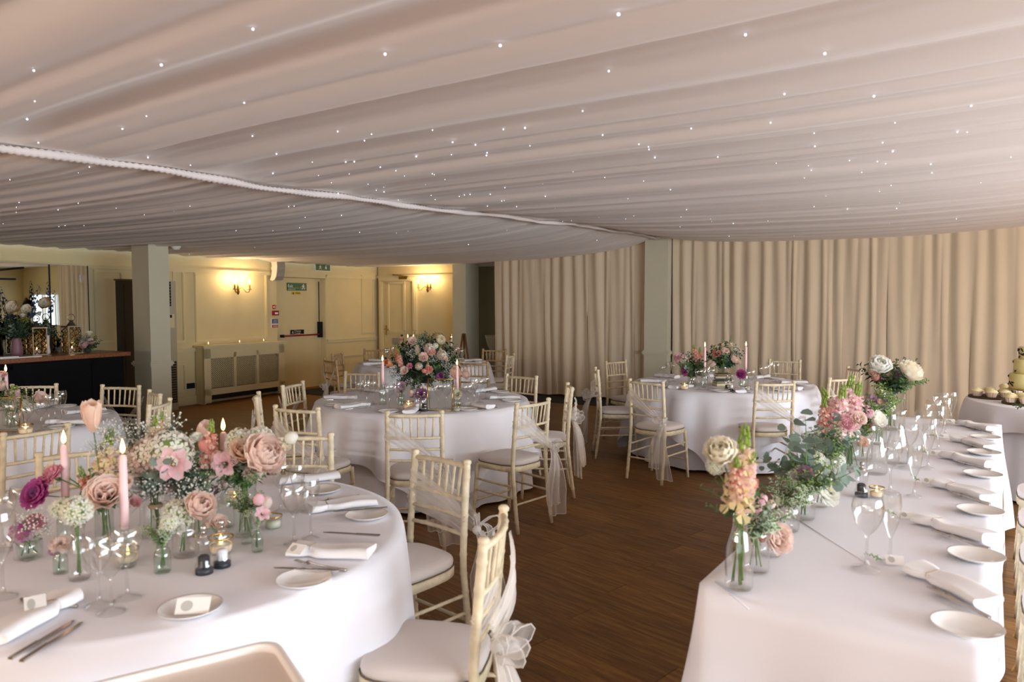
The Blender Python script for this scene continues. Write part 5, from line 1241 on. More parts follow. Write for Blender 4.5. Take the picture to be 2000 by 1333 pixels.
# ================================================================== PLACE SETTINGS ON THE FAR ROUND TABLES
DIRN = ['at the near side', 'at the near right', 'at the right', 'at the far right', 'at the far side', 'at the far left', 'at the left', 'at the near left']
def settings(T, tname, gtag, skip=(), a0=0.0, R=.905, glasses=2, rotk=0):
    r = random.Random(int(T[0] * 100)); view = math.atan2(-T[1], -T[0])
    for i in range(8):
        if i in skip: continue
        th = view + a0 + i * pi / 4; d = Vector((cos(th), sin(th), 0)); t = Vector((-sin(th), cos(th), 0)); c = Vector((T[0], T[1], 0)); rz = th + pi / 2
        w = DIRN[i] + ' of the ' + tname
        inw = rz
        flat('napkin%d' % (i % 4), c + d * (R - .05) + t * .0, th + pi / 2, 'white folded napkin ' + w, 'napkin', 'napkins on the ' + gtag)
        flat('plate', c + d * (R - .13) - t * .17, 0, 'white side plate ' + w, 'plate', 'side plates on the ' + gtag)
        flat('fork', c + d * (R - .05) - t * .065, th + pi / 2, 'silver fork beside the napkin ' + w, 'fork', 'cutlery on the ' + gtag)
        flat('knife', c + d * (R - .05) + t * .075, th + pi / 2, 'silver knife beside the napkin ' + w, 'knife', 'cutlery on the ' + gtag)
        for k in range(glasses):
            q = c + d * (R - .36 - .05 * k) + t * (.09 - .10 * k); kd = ('wine_glass', 'tall_wine_glass')[k]
            o = put(kd, LIB[kd], None, (q.x, q.y, ZT + .001), 0, ('round-bowled wine glass ', 'slim wine glass ')[k] + w, 'wine glass', 'wine glasses on the ' + gtag)
settings(T2, 'centre table', 'centre table', glasses=0, a0=-.12)
settings(T3, 'right round table', 'right round table', glasses=0, a0=.2)
settings(T5, 'left round table', 'left round table', glasses=0, a0=.1)
settings(T4, 'farthest round table', 'farthest table', a0=.3)
# --- centre table: tall mound of flowers
def onT(px, Y): q = pixd(px, 700, Y); return Vector((q.x, q.y, ZT + .001))
cp = Vector((T2[0] + .02, T2[1], ZT + .001))
vs = put('flower_stand', LIB['cylinder_vase'], None, cp, 0, 'glass vase under the tall flower mound on the centre table', 'vase'); vs.scale = (1.1, 1.1, 1.2)
mound = bouquet('flower_mound', 'tall mound of dark foliage with peach, blush and purple blooms, centre table', cp + Vector((0, 0, .02)), .17,
 [('rose_blush', 826, 700, 22, -0.32), ('peony_peach', 884, 730, 30, -0.23), ('peony_blush', 904, 733, 24, -0.12), ('tulip_orange', 766, 714, 22, -0.23), ('rose_blush', 806, 668, 19, -0.23), ('rose_blush', 792, 726, 20, -0.30), ('peony_ivory', 858, 666, 22, -0.19), ('snap_coral', 780, 700, 36, -0.27), ('snap_orange', 776, 690, 32, -0.24), ('snap_coral', 835, 718, 26, -0.33), ('carn_coral', 842, 688, 17, -0.30), ('carn_rosepink', 800, 716, 13, -0.31), ('hyd_blush', 838, 682, 26, -0.29), ('hyd_blush', 862, 694, 24, -0.28), ('snap_peach', 815, 680, 26, -0.28), ('tulip_purple', 853, 738, 22, -0.29), ('rose_peach', 868, 702, 12, -0.28), ('carn_coral', 838, 722, 15, -0.33), ('bud_coral', 828, 726, 10, -0.33), ('hyd_ivory', 850, 676, 14, -0.26), ('gypbig0', 820, 674, 30, -0.27), ('gypbig1', 806, 690, 34, -0.30), ('gypbig0', 870, 712, 30, -0.28), ('gypbig1', 770, 738, 34, -0.22), ('gypbig0', 845, 700, 30, -0.31), ('carn_lilac', 780, 760, 16, -0.16), ('snap_peach', 860, 685, 20, -0.27), ('rose_pink', 786, 664, 10, -0.14), ('hyd_blush', 818, 716, 18, -0.33)],
 [('dark', 60, .26), ('green', 24, .26), ('dark', 24, .34), ('euc', 6, .26), ('lime', 10, .24)], seed=3, rad=.08, foot=False, spread=.95)
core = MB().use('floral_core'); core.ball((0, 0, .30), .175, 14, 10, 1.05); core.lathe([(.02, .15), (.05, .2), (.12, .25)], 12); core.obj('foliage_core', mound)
# scatter more sprigs over the mound's surface so that it is dense all round
r = random.Random(5)
for i in range(230):
    a = r.uniform(0, 2 * pi); zf = r.uniform(-.75, 1); s_ = sqrt(1 - zf * zf); d = Vector((cos(a) * s_, sin(a) * s_, zf)); p = Vector((0, 0, .29)) + Vector((d.x * .20, d.y * .18, d.z * .19))
    k = r.choice(('dark', 'dark', 'dark', 'dark', 'green', 'eucs')) + str(r.randrange(3)); b = put('leaf_sprig', F[k], mound); place3(b, p, d + Vector((0, 0, .15)), r.uniform(0, 6), r.uniform(.5, .85))
candle_in_bottle(748, 800, 748, 704, 'green glass bottle holding the left pink candle, centre table', 'pink taper candle, burning, left of the tall flower mound', Y=5.95)
candle_in_bottle(893, 800, 764, 712, 'glass bottle holding the right pink candle, centre table', 'pink taper candle, burning, right of the tall flower mound', Y=5.85)
votive(onT(797, 5.72), 'lit gold-rimmed votive at the front of the centre table', True, 1.15)
mill(onT(828, 5.62), 'pepper mill at the front of the centre table', True); mill(onT(815, 5.64), 'salt mill at the front of the centre table', False)
votive(onT(892, 5.6), 'small frosted votive right of the mills, centre table', False, .8)
p = onT(826, 5.82); vase('jar', p, 'small jar with the purple rose, centre table', .8)
bouquet('flower_arrangement', 'purple rose and pink bud in the small jar, centre table', p, .07, [('ranu_purple', 824, 773, 21, 0, (0, -1, .5)), ('bud_pink', 804, 775, 10), ('bud_blush', 806, 770, 8)], [('green', 4, .07)], rad=.01)
p = onT(783, 5.95); vase('small_bottle', p, 'small bottle with lilac blooms left of the votive, centre table', 1.1)
bouquet('flower_arrangement', 'lilac and pale blooms in the small bottle, centre table', p, .1, [('carn_lilac', 782, 757, 18), ('carn_blush', 776, 760, 14)], [('dark', 4, .1), ('lime', 4, .08)], rad=.008)
p = onT(895, 5.72); vase('small_bottle', p, 'small bottle with the white ranunculus, centre table', .9)
bouquet('flower_arrangement', 'single white ranunculus right of the gold frame, centre table', p, .09, [('ranu_ivory', 893, 772, 16, 0, (0, -1, .4))], [('green', 3, .08)], rad=.008)
for i, (px, Y, k, lb) in enumerate(((703, 5.95, 0, 'left cluster, leftmost'), (716, 5.8, 1, 'left cluster, slim one'), (728, 6.0, 0, 'left cluster, rightmost'), (760, 5.72, 0, 'left of the votive'), (775, 5.7, 1, 'just left of the votive'), (856, 5.75, 0, 'behind the gold frame, left'), (872, 5.78, 0, 'behind the gold frame, right'), (914, 5.75, 0, 'right cluster, nearest'), (926, 5.95, 1, 'right cluster, slim one'), (936, 6.1, 0, 'right cluster, middle'), (948, 6.3, 0, 'right cluster, farthest'))):
    kd = ('wine_glass', 'tall_wine_glass')[k]; o = put(kd, LIB[kd], None, onT(px, Y), 0, 'clear wine glass on the centre table, ' + lb, 'wine glass', 'wine glasses on the centre table')
for i, (px, Y, k, lb) in enumerate(((1296, 7.45, 0, 'left cluster, nearest'), (1306, 7.6, 1, 'left cluster, slim one'), (1316, 7.7, 0, 'left cluster, farthest'), (1366, 7.0, 0, 'left of the books'), (1381, 7.0, 1, 'slim one left of the books'), (1390, 7.1, 0, 'just left of the books'), (1468, 6.95, 0, 'right of the mills'), (1492, 7.4, 0, 'right cluster, nearest'), (1504, 7.5, 1, 'right cluster, slim one'), (1516, 7.7, 0, 'right cluster, farthest'))):
    kd = ('wine_glass', 'tall_wine_glass')[k]; o = put(kd, LIB[kd], None, onT(px, Y), 0, 'clear wine glass on the right round table, ' + lb, 'wine glass', 'wine glasses on the right round table')
for i, (px, Y, k, lb) in enumerate(((14, 4.65, 0, 'front left'), (47, 4.5, 0, 'front, by the votive'), (76, 4.75, 0, 'middle'), (92, 4.9, 1, 'slim one'), (104, 5.0, 0, 'rear'), (117, 5.1, 1, 'rearmost slim one'))):
    kd = ('wine_glass', 'tall_wine_glass')[k]; o = put(kd, LIB[kd], None, onT(px, Y), 0, 'clear wine glass on the left round table, ' + lb, 'wine glass', 'wine glasses on the left round table')
# gold-edged glass frame
def glass_frame(c, rz, w, h, d, label):
    o = empty('gold_frame', c, rz, label, 'frame')
    mb = MB().use('gold'); P = [(-w / 2, 0, .004), (w / 2, 0, .004), (w / 2, d * .5, h), (-w / 2, d * .5, h)]; Q = [(-w / 2, d, .004), (w / 2, d, .004)]
    for a, b in ((0, 1), (1, 2), (2, 3), (3, 0)): mb.tube([P[a], P[b]], .004, 6)
    mb.tube([P[3], Q[0], Q[1], P[2]], .003, 6); mb.obj('gold_edges', o)
    mb = MB().use('clear_pane'); mb.add([Vector(q) for q in P], [(0, 1, 2, 3)], False); mb.obj('pane', o); return o
p0 = pixd(840, 806, 5.78); p1 = pixd(884, 806, 5.78)
glass_frame(Vector(((p0.x + p1.x) / 2, 5.62, ZT + .001)), radians(-8), .20, .245, .09, 'gold-edged glass frame standing before the tall flower mound')
# far table: candles, foliage
for px, pt, pn, lb, Y in ((797, 659, 690, 'pink candle on the farthest table, left of the close pair', 9.9), (808, 659, 690, 'pink candle on the farthest table, right of the close pair', 10.2), (882, 659, 690, 'pink candle on the farthest table, seen right of the flower mound', 10.0)):
    candle_in_bottle(px, 720, pn, pt, 'glass bottle under the ' + lb, lb, Y=Y)
# table 3 centrepiece
def onTT(px, Y): return onT(px, Y)
p = onT(1412, 7.35)
bk = random.Random(2); z = ZT + .001
for i, (m, w, t) in enumerate((('book_a', .17, .028), ('book_b', .165, .022), ('book_c', .16, .026), ('book_a', .155, .022), ('book_b', .15, .024))):
    o = empty('book', (p.x, p.y, z), radians(bk.uniform(-9, 9)), ('lowest', 'second lowest', 'middle', 'second highest', 'topmost')[i] + ' book of the small stack on the right round table', 'book', 'stacked books on the right table')
    MB().use(m).box((0, 0, .0015), (w, .12, .003)).box((0, 0, t - .0015), (w, .12, .003)).box((0, -.0585, t / 2), (w, .003, t)).obj('cover', o)
    MB().use('page').box((0, .003, t / 2), (w - .008, .108, t - .006)).obj('pages', o); z += t + .0006
pz = Vector((p.x, p.y, z))
o = put('flower_bowl', LIB['votive_cup'], None, pz, 0, 'small glass bowl on the book stack, right round table', 'bowl'); o.scale = (1.6, 1.6, 1.4)
bouquet('flower_arrangement', 'tall blush and coral arrangement on the book stack, right round table', pz, .06, [('peony_blush', 1413, 691, 22, -.08), ('peony_blush', 1430, 704, 24, -.08), ('snap_coral', 1395, 689, 28, -.06), ('rose_blush', 1440, 711, 14, -.05), ('snap_peach', 1427, 676, 30, -.02), ('snap_peach', 1412, 676, 24, -.02), ('carn_coral', 1400, 692, 16, -.1), ('gypbig0', 1424, 678, 34, 0), ('gypbig1', 1440, 690, 30, 0), ('hyd_blush', 1430, 684, 18, -.03), ('delph', 1427, 664, 20, 0)], [('dark', 50, .2), ('green', 30, .2), ('euc', 6, .22), ('eucs', 10, .18), ('big', 8, .16)], rad=.05, foot=False)
p = onT(1352, 7.3); vase('jar', p, 'glass jar holding the left flowers, right round table', 1.2)
bouquet('flower_arrangement', 'low pink, coral and magenta flowers left of the candle, right round table', p, .1, [('hyd_blush', 1332, 704, 26), ('carn_pink', 1326, 700, 16), ('snap_orange', 1366, 698, 34), ('snap_coral', 1358, 690, 30, 0, (-.3, 0, 1)), ('carn_magenta', 1337, 729, 12, -.05), ('carn_magenta', 1335, 722, 9, -.05), ('tulip_blush', 1384, 716, 12), ('rose_peach', 1368, 710, 14)], [('dark', 30, .2), ('green', 26, .19), ('eucs', 6, .18)], rad=.05)
p = onT(1447, 7.1); vase('small_bottle', p, 'small bottle with the magenta bloom, right round table', .8)
bouquet('flower_arrangement', 'single magenta bloom before the right pink candle', p, .08, [('ranu_magenta', 1446, 732, 16, 0, (0, -1, .3))], [('green', 4, .08)], rad=.01)
candle_in_bottle(1376, 742, 720, 676, 'glass bottle holding the left candle, right round table', 'pink taper candle, burning, left on the right round table', Y=7.2)
candle_in_bottle(1456, 742, 720, 675, 'glass bottle holding the right candle, right round table', 'pink taper candle, burning, right on the right round table', Y=7.25)
votive(onT(1338, 7.0), 'lit votive at the left front of the right round table', True, 1.1); votive(onT(1461, 6.95), 'small white votive right of the mills, right round table', False, .75)
mill(onT(1421, 6.92), 'pepper mill at the front of the right round table', True); mill(onT(1429, 6.92), 'salt mill at the front of the right round table', False)
# table 5 (left)
candle_in_bottle(14, 800, 770, 724, 'glass bottle holding the candle, left round table', 'pink candle, burning, at the left picture edge before the bar', Y=4.95)
p = onT(20, 4.9); vase('jar', p, 'glass jar holding the flowers, left round table', 1.2)
bouquet('flower_arrangement', 'peach and blush flowers with green leaves, left round table', p, .1, [('rose_blush', 0, 745, 26), ('rose_blush', 6, 762, 24), ('snap_peach', 24, 775, 40), ('hyd_ivory', 50, 786, 24), ('rose_blush', 72, 782, 26), ('carn_pink', 4, 735, 16), ('snap_blush', 34, 770, 30)], [('dark', 14, .16), ('green', 20, .15), ('lime', 10, .14)], rad=.05)
votive(onT(45, 4.62), 'lit votive on the left round table', True, 1.2)
p0 = onT(2, 4.7); glass_frame(p0, radians(10), .18, .22, .08, 'gold-edged glass frame at the left picture edge, left round table')
# ================================================================== LONG TABLE
ORD = ['nearest', 'second nearest', 'third nearest', 'fourth nearest', 'fifth nearest', 'farthest']
plates = [(1888, 1232), (1906, 1092), (1914, 1003), (1919, 931), (1921, 888), (1924, 858)]
GL = 'place settings on the long table'
for i, (px, py) in enumerate(plates):
    flat('plate', pix(px, py, ZT), 0, 'white side plate on the long table, ' + ORD[i] + ' of six', 'plate', 'side plates on the long table')
nps = [((1935, 1188), (1770, 1110)), ((1934, 1062), (1790, 1018)), ((1934, 980), (1830, 948)), ((1935, 915), (1840, 892)), ((1938, 879), (1855, 858)), ((1938, 844), (1868, 828))]
for i, (a, b) in enumerate(nps):
    A = pix(*a, ZT); B = pix(*b, ZT); d = (B - A).normalized()
    o = flat('napkin%d' % (i % 4), A, math.atan2(d.y, d.x) - pi / 2, 'white folded napkin on the long table, ' + ORD[i] + ' of six', 'napkin', 'napkins on the long table')
    card_obj(Vector((B.x, B.y, ZT + .004)) - d * .0 + LN * .03, LRZ - pi / 2 + .3, 'white place card with grey seal on the long table, ' + ORD[i] + ' of six', 'place cards on the long table', -1.0, .055, .038)
    s = put('herb_sprig', F['lime%d' % (i % 3)], None, None, 0, 'small dried herb sprig beside the ' + ORD[i] + ' place card of the long table', 'sprig', 'herb sprigs on the long table'); place3(s, Vector((B.x, B.y, ZT + .012)) + LN * .07, d + Vector((0, 0, .05)), i, .6)
    q = A - LD * .09; flat('fork', q, math.atan2(d.y, d.x) - pi / 2, 'silver fork on the long table, ' + ORD[i] + ' of six', 'fork', 'cutlery on the long table')
    q = A - LD * .125; flat('knife', q, math.atan2(d.y, d.x) - pi / 2 , 'butter knife at the plate rim on the long table, ' + ORD[i] + ' of six', 'knife', 'cutlery on the long table', dz=.014)
    q = A + LD * .075; flat('knife', q, math.atan2(d.y, d.x) - pi / 2, 'dinner knife behind the napkin on the long table, ' + ORD[i] + ' of six', 'knife', 'cutlery on the long table')
for i, (px, py, k) in enumerate(((1692, 1112, 0), (1738, 1098, 1), (1738, 962, 0), (1785, 970, 1), (1772, 915, 0), (1812, 915, 1), (1802, 880, 0), (1832, 880, 1), (1822, 852, 0), (1846, 850, 1), (1836, 832, 0), (1858, 830, 1))):
    kd = ('wine_glass', 'champagne_glass')[k]; p = pix(px, py, ZT + .001)
    o = put(kd, LIB[kd], None, p, 0, ('large wine glass', 'slim champagne glass')[k] + ' on the long table, ' + ORD[i // 2] + ' pair', 'wine glass', 'glasses on the long table'); s = (1.12, 1.05)[k]; o.scale = (s, s, s)
mill(pix(1682, 970, ZT + .001), 'clear pepper mill with dark peppercorns on the long table', True); votive(pix(1712, 972, ZT + .001), 'lit white votive right of the pepper mill, long table', True, .85)
vase('carafe', pix(1712, 925, ZT + .001), 'clear glass water carafe, nearer of the two on the long table', 1.05, 'water carafes'); vase('carafe', pix(1752, 905, ZT + .001), 'clear glass water carafe, farther of the two on the long table', 1.15, 'water carafes')
# row of bottles and jars along the left edge
vb('tall_milk_bottle', 1443, 1150, 148, 'large clear milk bottle at the near corner of the long table', 'peach snapdragon and ivory ranunculus in the near milk bottle', [('peony_ivory', 1410, 893, 60, -.03, (-.3, -.6, .7)), ('hyd_ivory', 1398, 912, 36), ('snap_peach', 1448, 915, 150, -.03, (.05, -.1, 1)), ('snap_coral', 1440, 935, 85, -.05, (-.15, -.3, 1)), ('snap_blush', 1462, 925, 80, -.04, (.2, -.2, 1)), ('carn_coral', 1462, 945, 30), ('bud_peach', 1456, 970, 18)], [('green', 9, .12), ('big', 5, .09), ('dark', 4, .1)], 0, 21, .02)
vb('ribbed_jar', 1476, 1116, 78, 'ribbed clear glass jar behind the near milk bottle', 'trailing variegated leaves and pink buds in the ribbed jar', [('bud_pink', 1478, 985, 22), ('bud_pink', 1472, 998, 20), ('lisi_pink', 1468, 1008, 20), ('bud_blush', 1498, 992, 16)], [('var', 12, .11), ('eucs', 5, .1)], 0, 22, .016)
vb('jar', 1504, 1085, 52, 'small jar with the blush rose, long table near end', 'large blush rose leaning from the small jar', [('rose_blush', 1505, 1053, 58, -.05, (.2, -.8, .3)), ('bud_coral', 1488, 1055, 16)], [('green', 4, .06)], 0, 23, .012)
votive(pix(1492, 1050, ZT + .001), 'lit votive hidden among the jars at the near end of the long table', True, .9)
vb('jar', 1541, 1036, 48, 'clear round jar with white-edged leaves, long table', 'mass of variegated leaves spilling over the clear round jar', [('bud_white', 1520, 985, 16)], [('var', 18, .10), ('lime', 4, .1)], 0, 24, .018)
vb('jar', 1568, 1014, 56, 'clear tumbler with lime foliage, long table', 'white freesia and feathery lime foliage with eucalyptus', [('carn_white', 1556, 938, 34), ('hyd_white', 1565, 930, 40), ('carn_lilac', 1572, 925, 26), ('bud_white', 1545, 955, 18)], [('lime', 18, .13), ('euc', 6, .24), ('green', 8, .1)], 0, 25, .018)
vb('jar', 1600, 990, 40, 'low jar under the white ranunculus, long table', 'white ranunculus and blush rose beside the low jar', [('ranu_white', 1602, 962, 54, -.10, (.5, -.7, .5)), ('rose_blush', 1586, 944, 40, -.06)], [('green', 4, .07)], 0, 26, .012)
vb('tall_jar', 1622, 952, 62, 'clear jar of eucalyptus, middle of the long table row', 'blue-green eucalyptus with variegated leaves, long table', [('rose_white', 1618, 925, 22), ('hyd_ivory', 1592, 895, 34), ('carn_white', 1605, 905, 24)], [('euc', 3, .22), ('var', 16, .12), ('lime', 12, .12)], 0, 27, .02)
vb('square_bottle', 1636, 936, 48, 'small bottle with white stock, long table', 'white stock spire with lime leaves, long table', [('hyd_white', 1632, 898, 34), ('hyd_white', 1628, 912, 28)], [('lime', 12, .09), ('euc', 2, .18)], 0, 28, .01)
vb('tall_jar', 1660, 914, 80, 'round-shouldered clear jar of pink snapdragons, long table', 'pink and coral snapdragons, full bunch, in the round clear jar', [('snap_pink', 1622, 806, 90, -.08, (-.35, 0, 1)), ('snap_coral', 1612, 815, 70, -.1, (-.2, -.2, 1)), ('snap_blush', 1655, 788, 96, -.06, (.15, 0, 1)), ('snap_pink', 1668, 798, 92, -.08, (.2, 0, 1)), ('snap_pink', 1640, 802, 90, -.12, (.1, -.1, 1)), ('snap_peach', 1635, 790, 60, .02, (.5, 0, .8)), ('rose_blush', 1673, 822, 28, -.15), ('rose_white', 1705, 824, 32, -.12), ('rose_pink', 1652, 833, 26, -.15), ('carn_pink', 1690, 806, 22), ('bud_pink', 1648, 826, 20), ('peony_white', 1690, 812, 26), ('carn_white', 1622, 850, 24)], [('green', 12, .15), ('dark', 12, .15), ('lime', 8, .13)], 0, 29, .03)
vb('jar', 1684, 898, 46, 'small jar with the peach bud, long table', 'peach rosebud and feathery greens in the small jar', [('rose_peach', 1678, 869, 24, -.05), ('hyd_ivory', 1680, 845, 20)], [('lime', 10, .1), ('green', 4, .09)], 0, 30, .012)
vb('tall_jar', 1718, 868, 56, 'tall jar behind the carafes, long table', 'fine lime filler and lilac freesia behind the carafes', [('carn_lilac', 1703, 785, 20), ('rose_peach', 1716, 790, 14), ('hyd_lilac', 1722, 790, 28), ('hyd_white', 1735, 795, 24), ('hyd_ivory', 1708, 800, 24)], [('lime', 22, .16), ('green', 6, .12)], 0, 31, .02)
vb('cylinder_vase', 1742, 838, 76, 'tallest clear vase at the far end of the long table', 'white and blush peonies with trailing greens, tallest bunch at the far end', [('peony_white', 1716, 722, 40, -.10, (-.1, -.6, .7)), ('peony_ivory', 1768, 735, 46, -.12, (.5, -.5, .7)), ('rose_peach', 1708, 736, 20), ('carn_rosepink', 1714, 740, 18), ('hyd_blush', 1730, 732, 28), ('carn_lilac', 1750, 734, 20), ('carn_pink', 1765, 748, 22), ('hyd_lilac', 1758, 748, 20), ('bud_coral', 1710, 742, 14)], [('green', 16, .2), ('dark', 10, .2), ('lime', 12, .2), ('eucs', 5, .2)], 0, 32, .04)
# trailing eucalyptus laid along the table front
for i, (px, py, L, d) in enumerate(((1500, 1000, .24, (-.2, -.2, 1)), (1516, 960, .26, (-.1, 0, 1)), (1530, 935, .26, (.1, 0, 1)), (1548, 960, .22, (.3, -.2, .9)), (1578, 920, .2, (-.3, -.2, .9)), (1500, 1010, .18, (-.4, -.3, .8)))):
    pass
# ================================================================== CAKE AND CUPCAKES
ZC = ZT + .001
def disc_board(x, y, r, label, cat='cake board', h=.016):
    mb = MB().use('slate').lathe([(.001, 0), (r, 0), (r * 1.01, h * .5), (r, h), (.001, h)], 32); return mb.obj('cake_board', None, (x, y, ZC), 0, label=label, cat=cat)
cc = MB().use('cake_paper'); n = 24; P = [(.001, 0), (.024, 0)]
vs = [(0.001 * cos(2 * pi * j / n), .001 * sin(2 * pi * j / n), 0) for j in range(n)]
for rr, z in ((.024, 0), (.033, .038)): vs += [(rr * (1 + .045 * (-1) ** j) * cos(2 * pi * j / n), rr * (1 + .045 * (-1) ** j) * sin(2 * pi * j / n), z) for j in range(n)]
cc.add(vs, [(k * n + j, k * n + (j + 1) % n, (k + 1) * n + (j + 1) % n, (k + 1) * n + j) for k in range(2) for j in range(n)], False); case_me = cc.mesh('paper_case')
fr = MB().use('frosting'); prof_ = []
for i in range(25): t = i / 24; prof_.append((.036 * sqrt(max(0, 1 - t * t)) * (1 + .08 * sin(t * 22)) + .001, .036 + .026 * t))
fr.lathe(prof_ + [(.001, .064)], 14); fro_me = fr.mesh('frosting_swirl')
def cupcake(x, y, z, label):
    o = put('cupcake', case_me, None, (x, y, z), random.uniform(0, 6), label, 'cupcake', 'frosted cupcakes'); put('frosting', fro_me, o); o.scale = (1.3, 1.3, 1.1); return o
bp = [(4.25, 6.42, .17, 'left'), (4.25, 6.00, .155, 'front'), (4.66, 6.68, .15, 'back')]
for x, y, r_, nm in bp:
    disc_board(x, y, r_, 'round dark wooden cupcake board, ' + nm + ' one on the cake table')
    spots = [('centre', 0, 0)] + [(w, .70 * r_ * cos(a), .70 * r_ * sin(a)) for w, a in (('near right', -pi / 3), ('far right', pi / 3), ('far side', 2 * pi / 3 - .1), ('left', pi), ('near left', -2 * pi / 3), ('right', 0))]
    for w, dx, dy in spots: cupcake(x + dx, y + dy, ZC + .017, 'yellow-lit frosted cupcake at the ' + w + ' of the ' + nm + ' board')
cx, cy = 4.48, 6.29
ck = empty('wedding_cake', (cx, cy, ZC), 0, 'three-tier pale iced cake with dark painted marks at the right picture edge', 'cake')
MB().use('gold').lathe([(.001, 0), (.09, 0), (.09, .01), (.02, .02), (.02, .07), (.14, .085), (.14, .095), (.001, .095)], 24).obj('cake_stand', ck)
z = .096; rc2 = random.Random(4)
for i, (rr, h) in enumerate(((.135, .13), (.105, .125), (.072, .11))):
    t = MB().use('cake_icing').lathe([(.001, 0), (rr, 0), (rr * 1.005, h * .5), (rr, h - .008), (rr - .008, h), (.001, h)], 36).obj('cake_tier', ck, (0, 0, z))
    for k in range(22):
        a = rc2.uniform(0, 2 * pi); zz = rc2.uniform(.015, h - .02); L = rc2.uniform(.02, .055); th = rc2.uniform(-1, 1)
        mb = MB().use('cake_mark'); pts = []
        for q in range(5): u = (q / 4 - .5) * L; pts.append(((rr + .002) * cos(a + u * cos(th) / rr), (rr + .002) * sin(a + u * cos(th) / rr), zz + u * sin(th)))
        mb.tube(pts, [.001, .006, .008, .006, .001], 5); mb.obj('painted_mark', t)
    z += h
s = put('leaf_sprig', F['big1'], None, None, 0, 'dark green leaf sprig hanging at the right edge of the cake table', 'sprig'); place3(s, pixd(2004, 795, 5.3), (-.9, 0, .1), 0, .8)
s['label'] = 'dark green leaves at the right picture edge below the cupcakes'
# ================================================================== ON THE BAR
def onbar(px, da): return barp(px, da=da)
def lantern(p, label, s=1.0):
    o = empty('lantern', p, RZ, label, 'lantern', 'silver lattice lanterns on the bar'); w, h = .145 * s, .31 * s
    mb = MB().use('pewter')
    for sx in (-1, 1):
        for sy in (-1, 1): mb.box((sx * w / 2, sy * w / 2, h / 2), (.010, .010, h))
    mb.box((0, 0, .006), (w + .02, w + .02, .012)).box((0, 0, h), (w + .02, w + .02, .012)); mb.obj('frame', o)
    mb = MB().use('brass')
    for ax in range(4):
        R = Matrix.Rotation(ax * pi / 2, 3, 'Z')
        for sg in (-1, 1):
            for i in range(-3, 5):
                z0 = i * h / 5
                a = Vector((w / 2, -w / 2, z0)); b = Vector((w / 2, w / 2, z0 + sg * h * .45)) 
                if sg < 0: a.z += h * .45; b.z += h * .45
                t0, t1 = 0.0, 1.0; dz = b.z - a.z
                for lim, lo in ((.012, True), (h - .006, False)):
                    t = (lim - a.z) / dz
                    if (dz > 0) == lo: t0 = max(t0, t)
                    else: t1 = min(t1, t)
                if t1 - t0 > .05: mb.tube([R @ a.lerp(b, t0), R @ a.lerp(b, t1)], .005, 4)
    mb.obj('lattice_sides', o, kind='stuff')
    MB().use('pewter').lathe([(w * .35, h + .006), (w * .2, h + .04), (.02, h + .05), (.02, h + .07), (.001, h + .072)], 14).obj('top_cap', o)
    mb = MB().use('pewter'); mb.tube([(0, .04 * cos(t), h + .10 + .04 * sin(t)) for t in [i * 2 * pi / 14 for i in range(15)]], .004, 6); mb.obj('ring_handle', o)
    MB().use('wax').lathe([(.001, .012), (.03, .012), (.03, .06), (.001, .061)], 12).obj('candle', o); MB().use('flame').lathe([(.001, .061), (.007, .07), (.0055, .08), (.001, .095)], 8).obj('flame', o)
    point('lantern_light', Vector(p) + Vector((0, 0, .11)), .25, (1, .62, .28), .02)
    return o
lantern(onbar(141, .30), 'silver lattice lantern with a lit candle, right one on the bar', 1.0)
lantern(onbar(72, .36), 'silver lattice lantern with a lit candle, left one on the bar', .98)
p = onbar(92, .42); mb = MB().use('vase_white'); mb.lathe([(.001, .002), (.03, .002), (.034, .02), (.026, .12), (.03, .2), (.038, .215), (.034, .215)], 18); mb.obj('vase', None, p, 0, label='slim cream vase between the two lanterns on the bar', cat='vase')
bouquet('flower_arrangement', 'dark blue delphinium, cream rose and eucalyptus above the cream vase on the bar', p, .2, [('rose_cream_rose', 95, 597, 24, 0, (0, -1, .4)), ('delph', 94, 572, 40, 0, (0, 0, 1)), ('delph', 102, 590, 40, 0, (.2, 0, 1)), ('rose_white', 68, 612, 12), ('rose_white', 78, 616, 10)], [('dark', 14, .16), ('eucs', 10, .17), ('dark', 8, .12)], rad=.02)
p = onbar(33, .36); mb = MB().use('vase_mauve'); mb.lathe([(.001, .002), (.05, .002), (.06, .04), (.05, .14), (.04, .19), (.045, .2)], 18); mb.obj('vase', None, p, 0, label='mauve vase left of the lanterns on the bar', cat='vase')
bouquet('flower_arrangement', 'dark flowers with cream roses and blue delphinium, left on the bar', p, .2, [('rose_cream_rose', 33, 605, 28, -.04, (0, -1, .4)), ('rose_ivory', 56, 607, 18, -.02, (.2, -1, .4)), ('delph', 8, 590, 60, 0, (-.35, 0, 1)), ('delph', 68, 590, 56, 0, (.3, 0, 1)), ('delph', 18, 608, 40, 0, (-.3, 0, 1)), ('rose_white', 44, 620, 10)], [('dark', 50, .19), ('eucs', 8, .18), ('dark', 22, .25)], rad=.04)
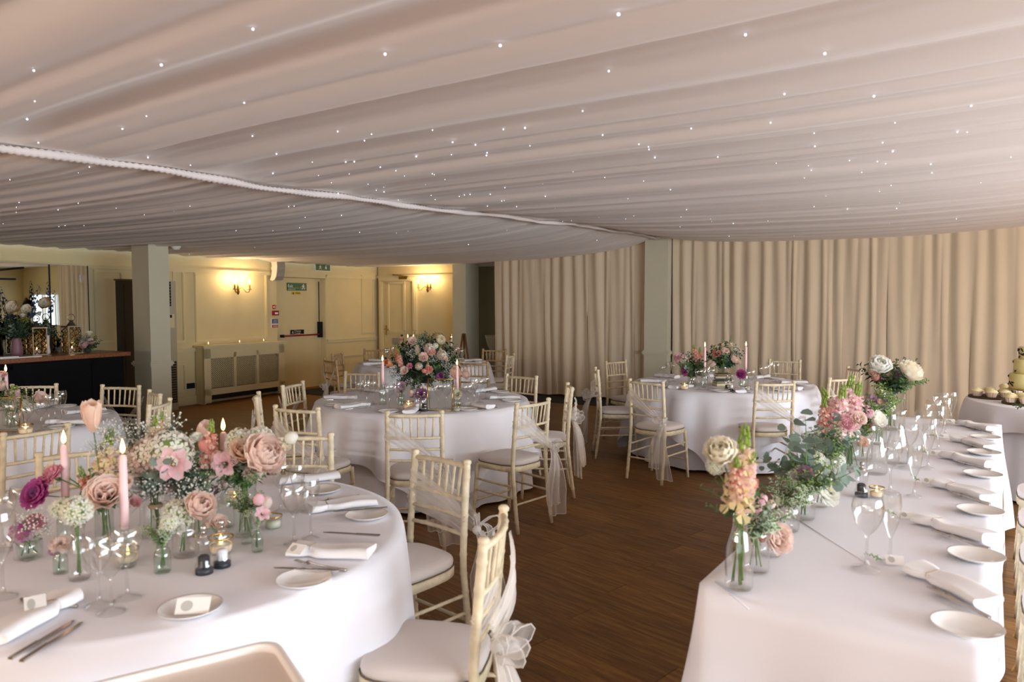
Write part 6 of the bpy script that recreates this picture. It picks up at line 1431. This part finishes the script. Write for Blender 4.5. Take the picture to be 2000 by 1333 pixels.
p = onbar(172, .20); mb = MB().use('floral_core').ball((0, 0, .03), .035, 10, 6, .8); bl = bouquet('flower_posy', 'blush peony and dark leaf posy lying on the right end of the bar', p, .04, [('peony_pink', 168, 674, 22, -.05, (-.2, -1, .4)), ('rose_blush', 178, 671, 16, -.04), ('rose_ivory', 174, 657, 16, .03)], [('dark', 34, .14), ('eucs', 10, .17)], rad=.05, foot=False); mb.obj('posy_base', bl)
b0 = ab(pixa(0, 690, BA - .14))[1]; b1 = ab(pixa(93, 690, BA - .14))[1]
for k in range(3): MB().use('card').box((0, 0, .004), (.16 - .01 * k, b1 - b0 - .2 * k, .008)).obj('papers', None, RP(BA - .14 - .01 * k, (b0 + b1) / 2 - .12 * k - .1, ZB + .0005 + .0095 * k), RZ + .03 * k, label=('lowest', 'middle', 'topmost')[k] + ' sheaf of white papers lying on the bar top', cat='papers', group='papers on the bar')
# ================================================================== EASEL AND URN BY THE ALCOVE
p = pixd(906, 700, 12.6); es = empty('easel', (p.x, p.y, 0), 0, 'small brown wooden easel in front of the grey-green pier', 'easel')
zt = pixd(908, 652, 12.6).z
for nm, q in (('left_leg', (-.16, -.05, 0)), ('right_leg', (.16, -.05, 0)), ('back_leg', (0, .3, 0))): MB().use('easel_wood').tube([q, (q[0] * .1, q[1] * .1, zt)], .018, 6).obj('leg', es)
MB().use('easel_wood').box((0, -.04, zt * .45), (.3, .03, .03)).obj('crossbar', es)
p = pixb(961, 700, 12.2); a, b, z = ab(p); ur = empty('urn_pedestal', RP(a, b, 0), RZ, 'pale urn on a pedestal at the curtain edge in the alcove', 'urn'); zt = pixb(961, 655, 12.2).z
MB().use('column_paint').lathe([(.16, 0), (.16, .06), (.12, .1), (.10, zt - .45), (.13, zt - .4), (.13, zt - .36), (.001, zt - .36)], 18).obj('pedestal', ur)
MB().use('column_paint').lathe([(.06, zt - .36), (.03, zt - .32), (.09, zt - .2), (.12, zt - .08), (.14, zt), (.12, zt), (.001, zt - .05)], 18).obj('urn_bowl', ur)
import collections
dup_ = [k for k, v in collections.Counter(LABS).items() if v > 1]
if dup_: print('DUP LABELS', len(dup_), dup_[:12])
long_ = [k for k in LABS if not 4 <= len(k.split()) <= 16]
if long_: print('LONG LABELS', long_[:20])
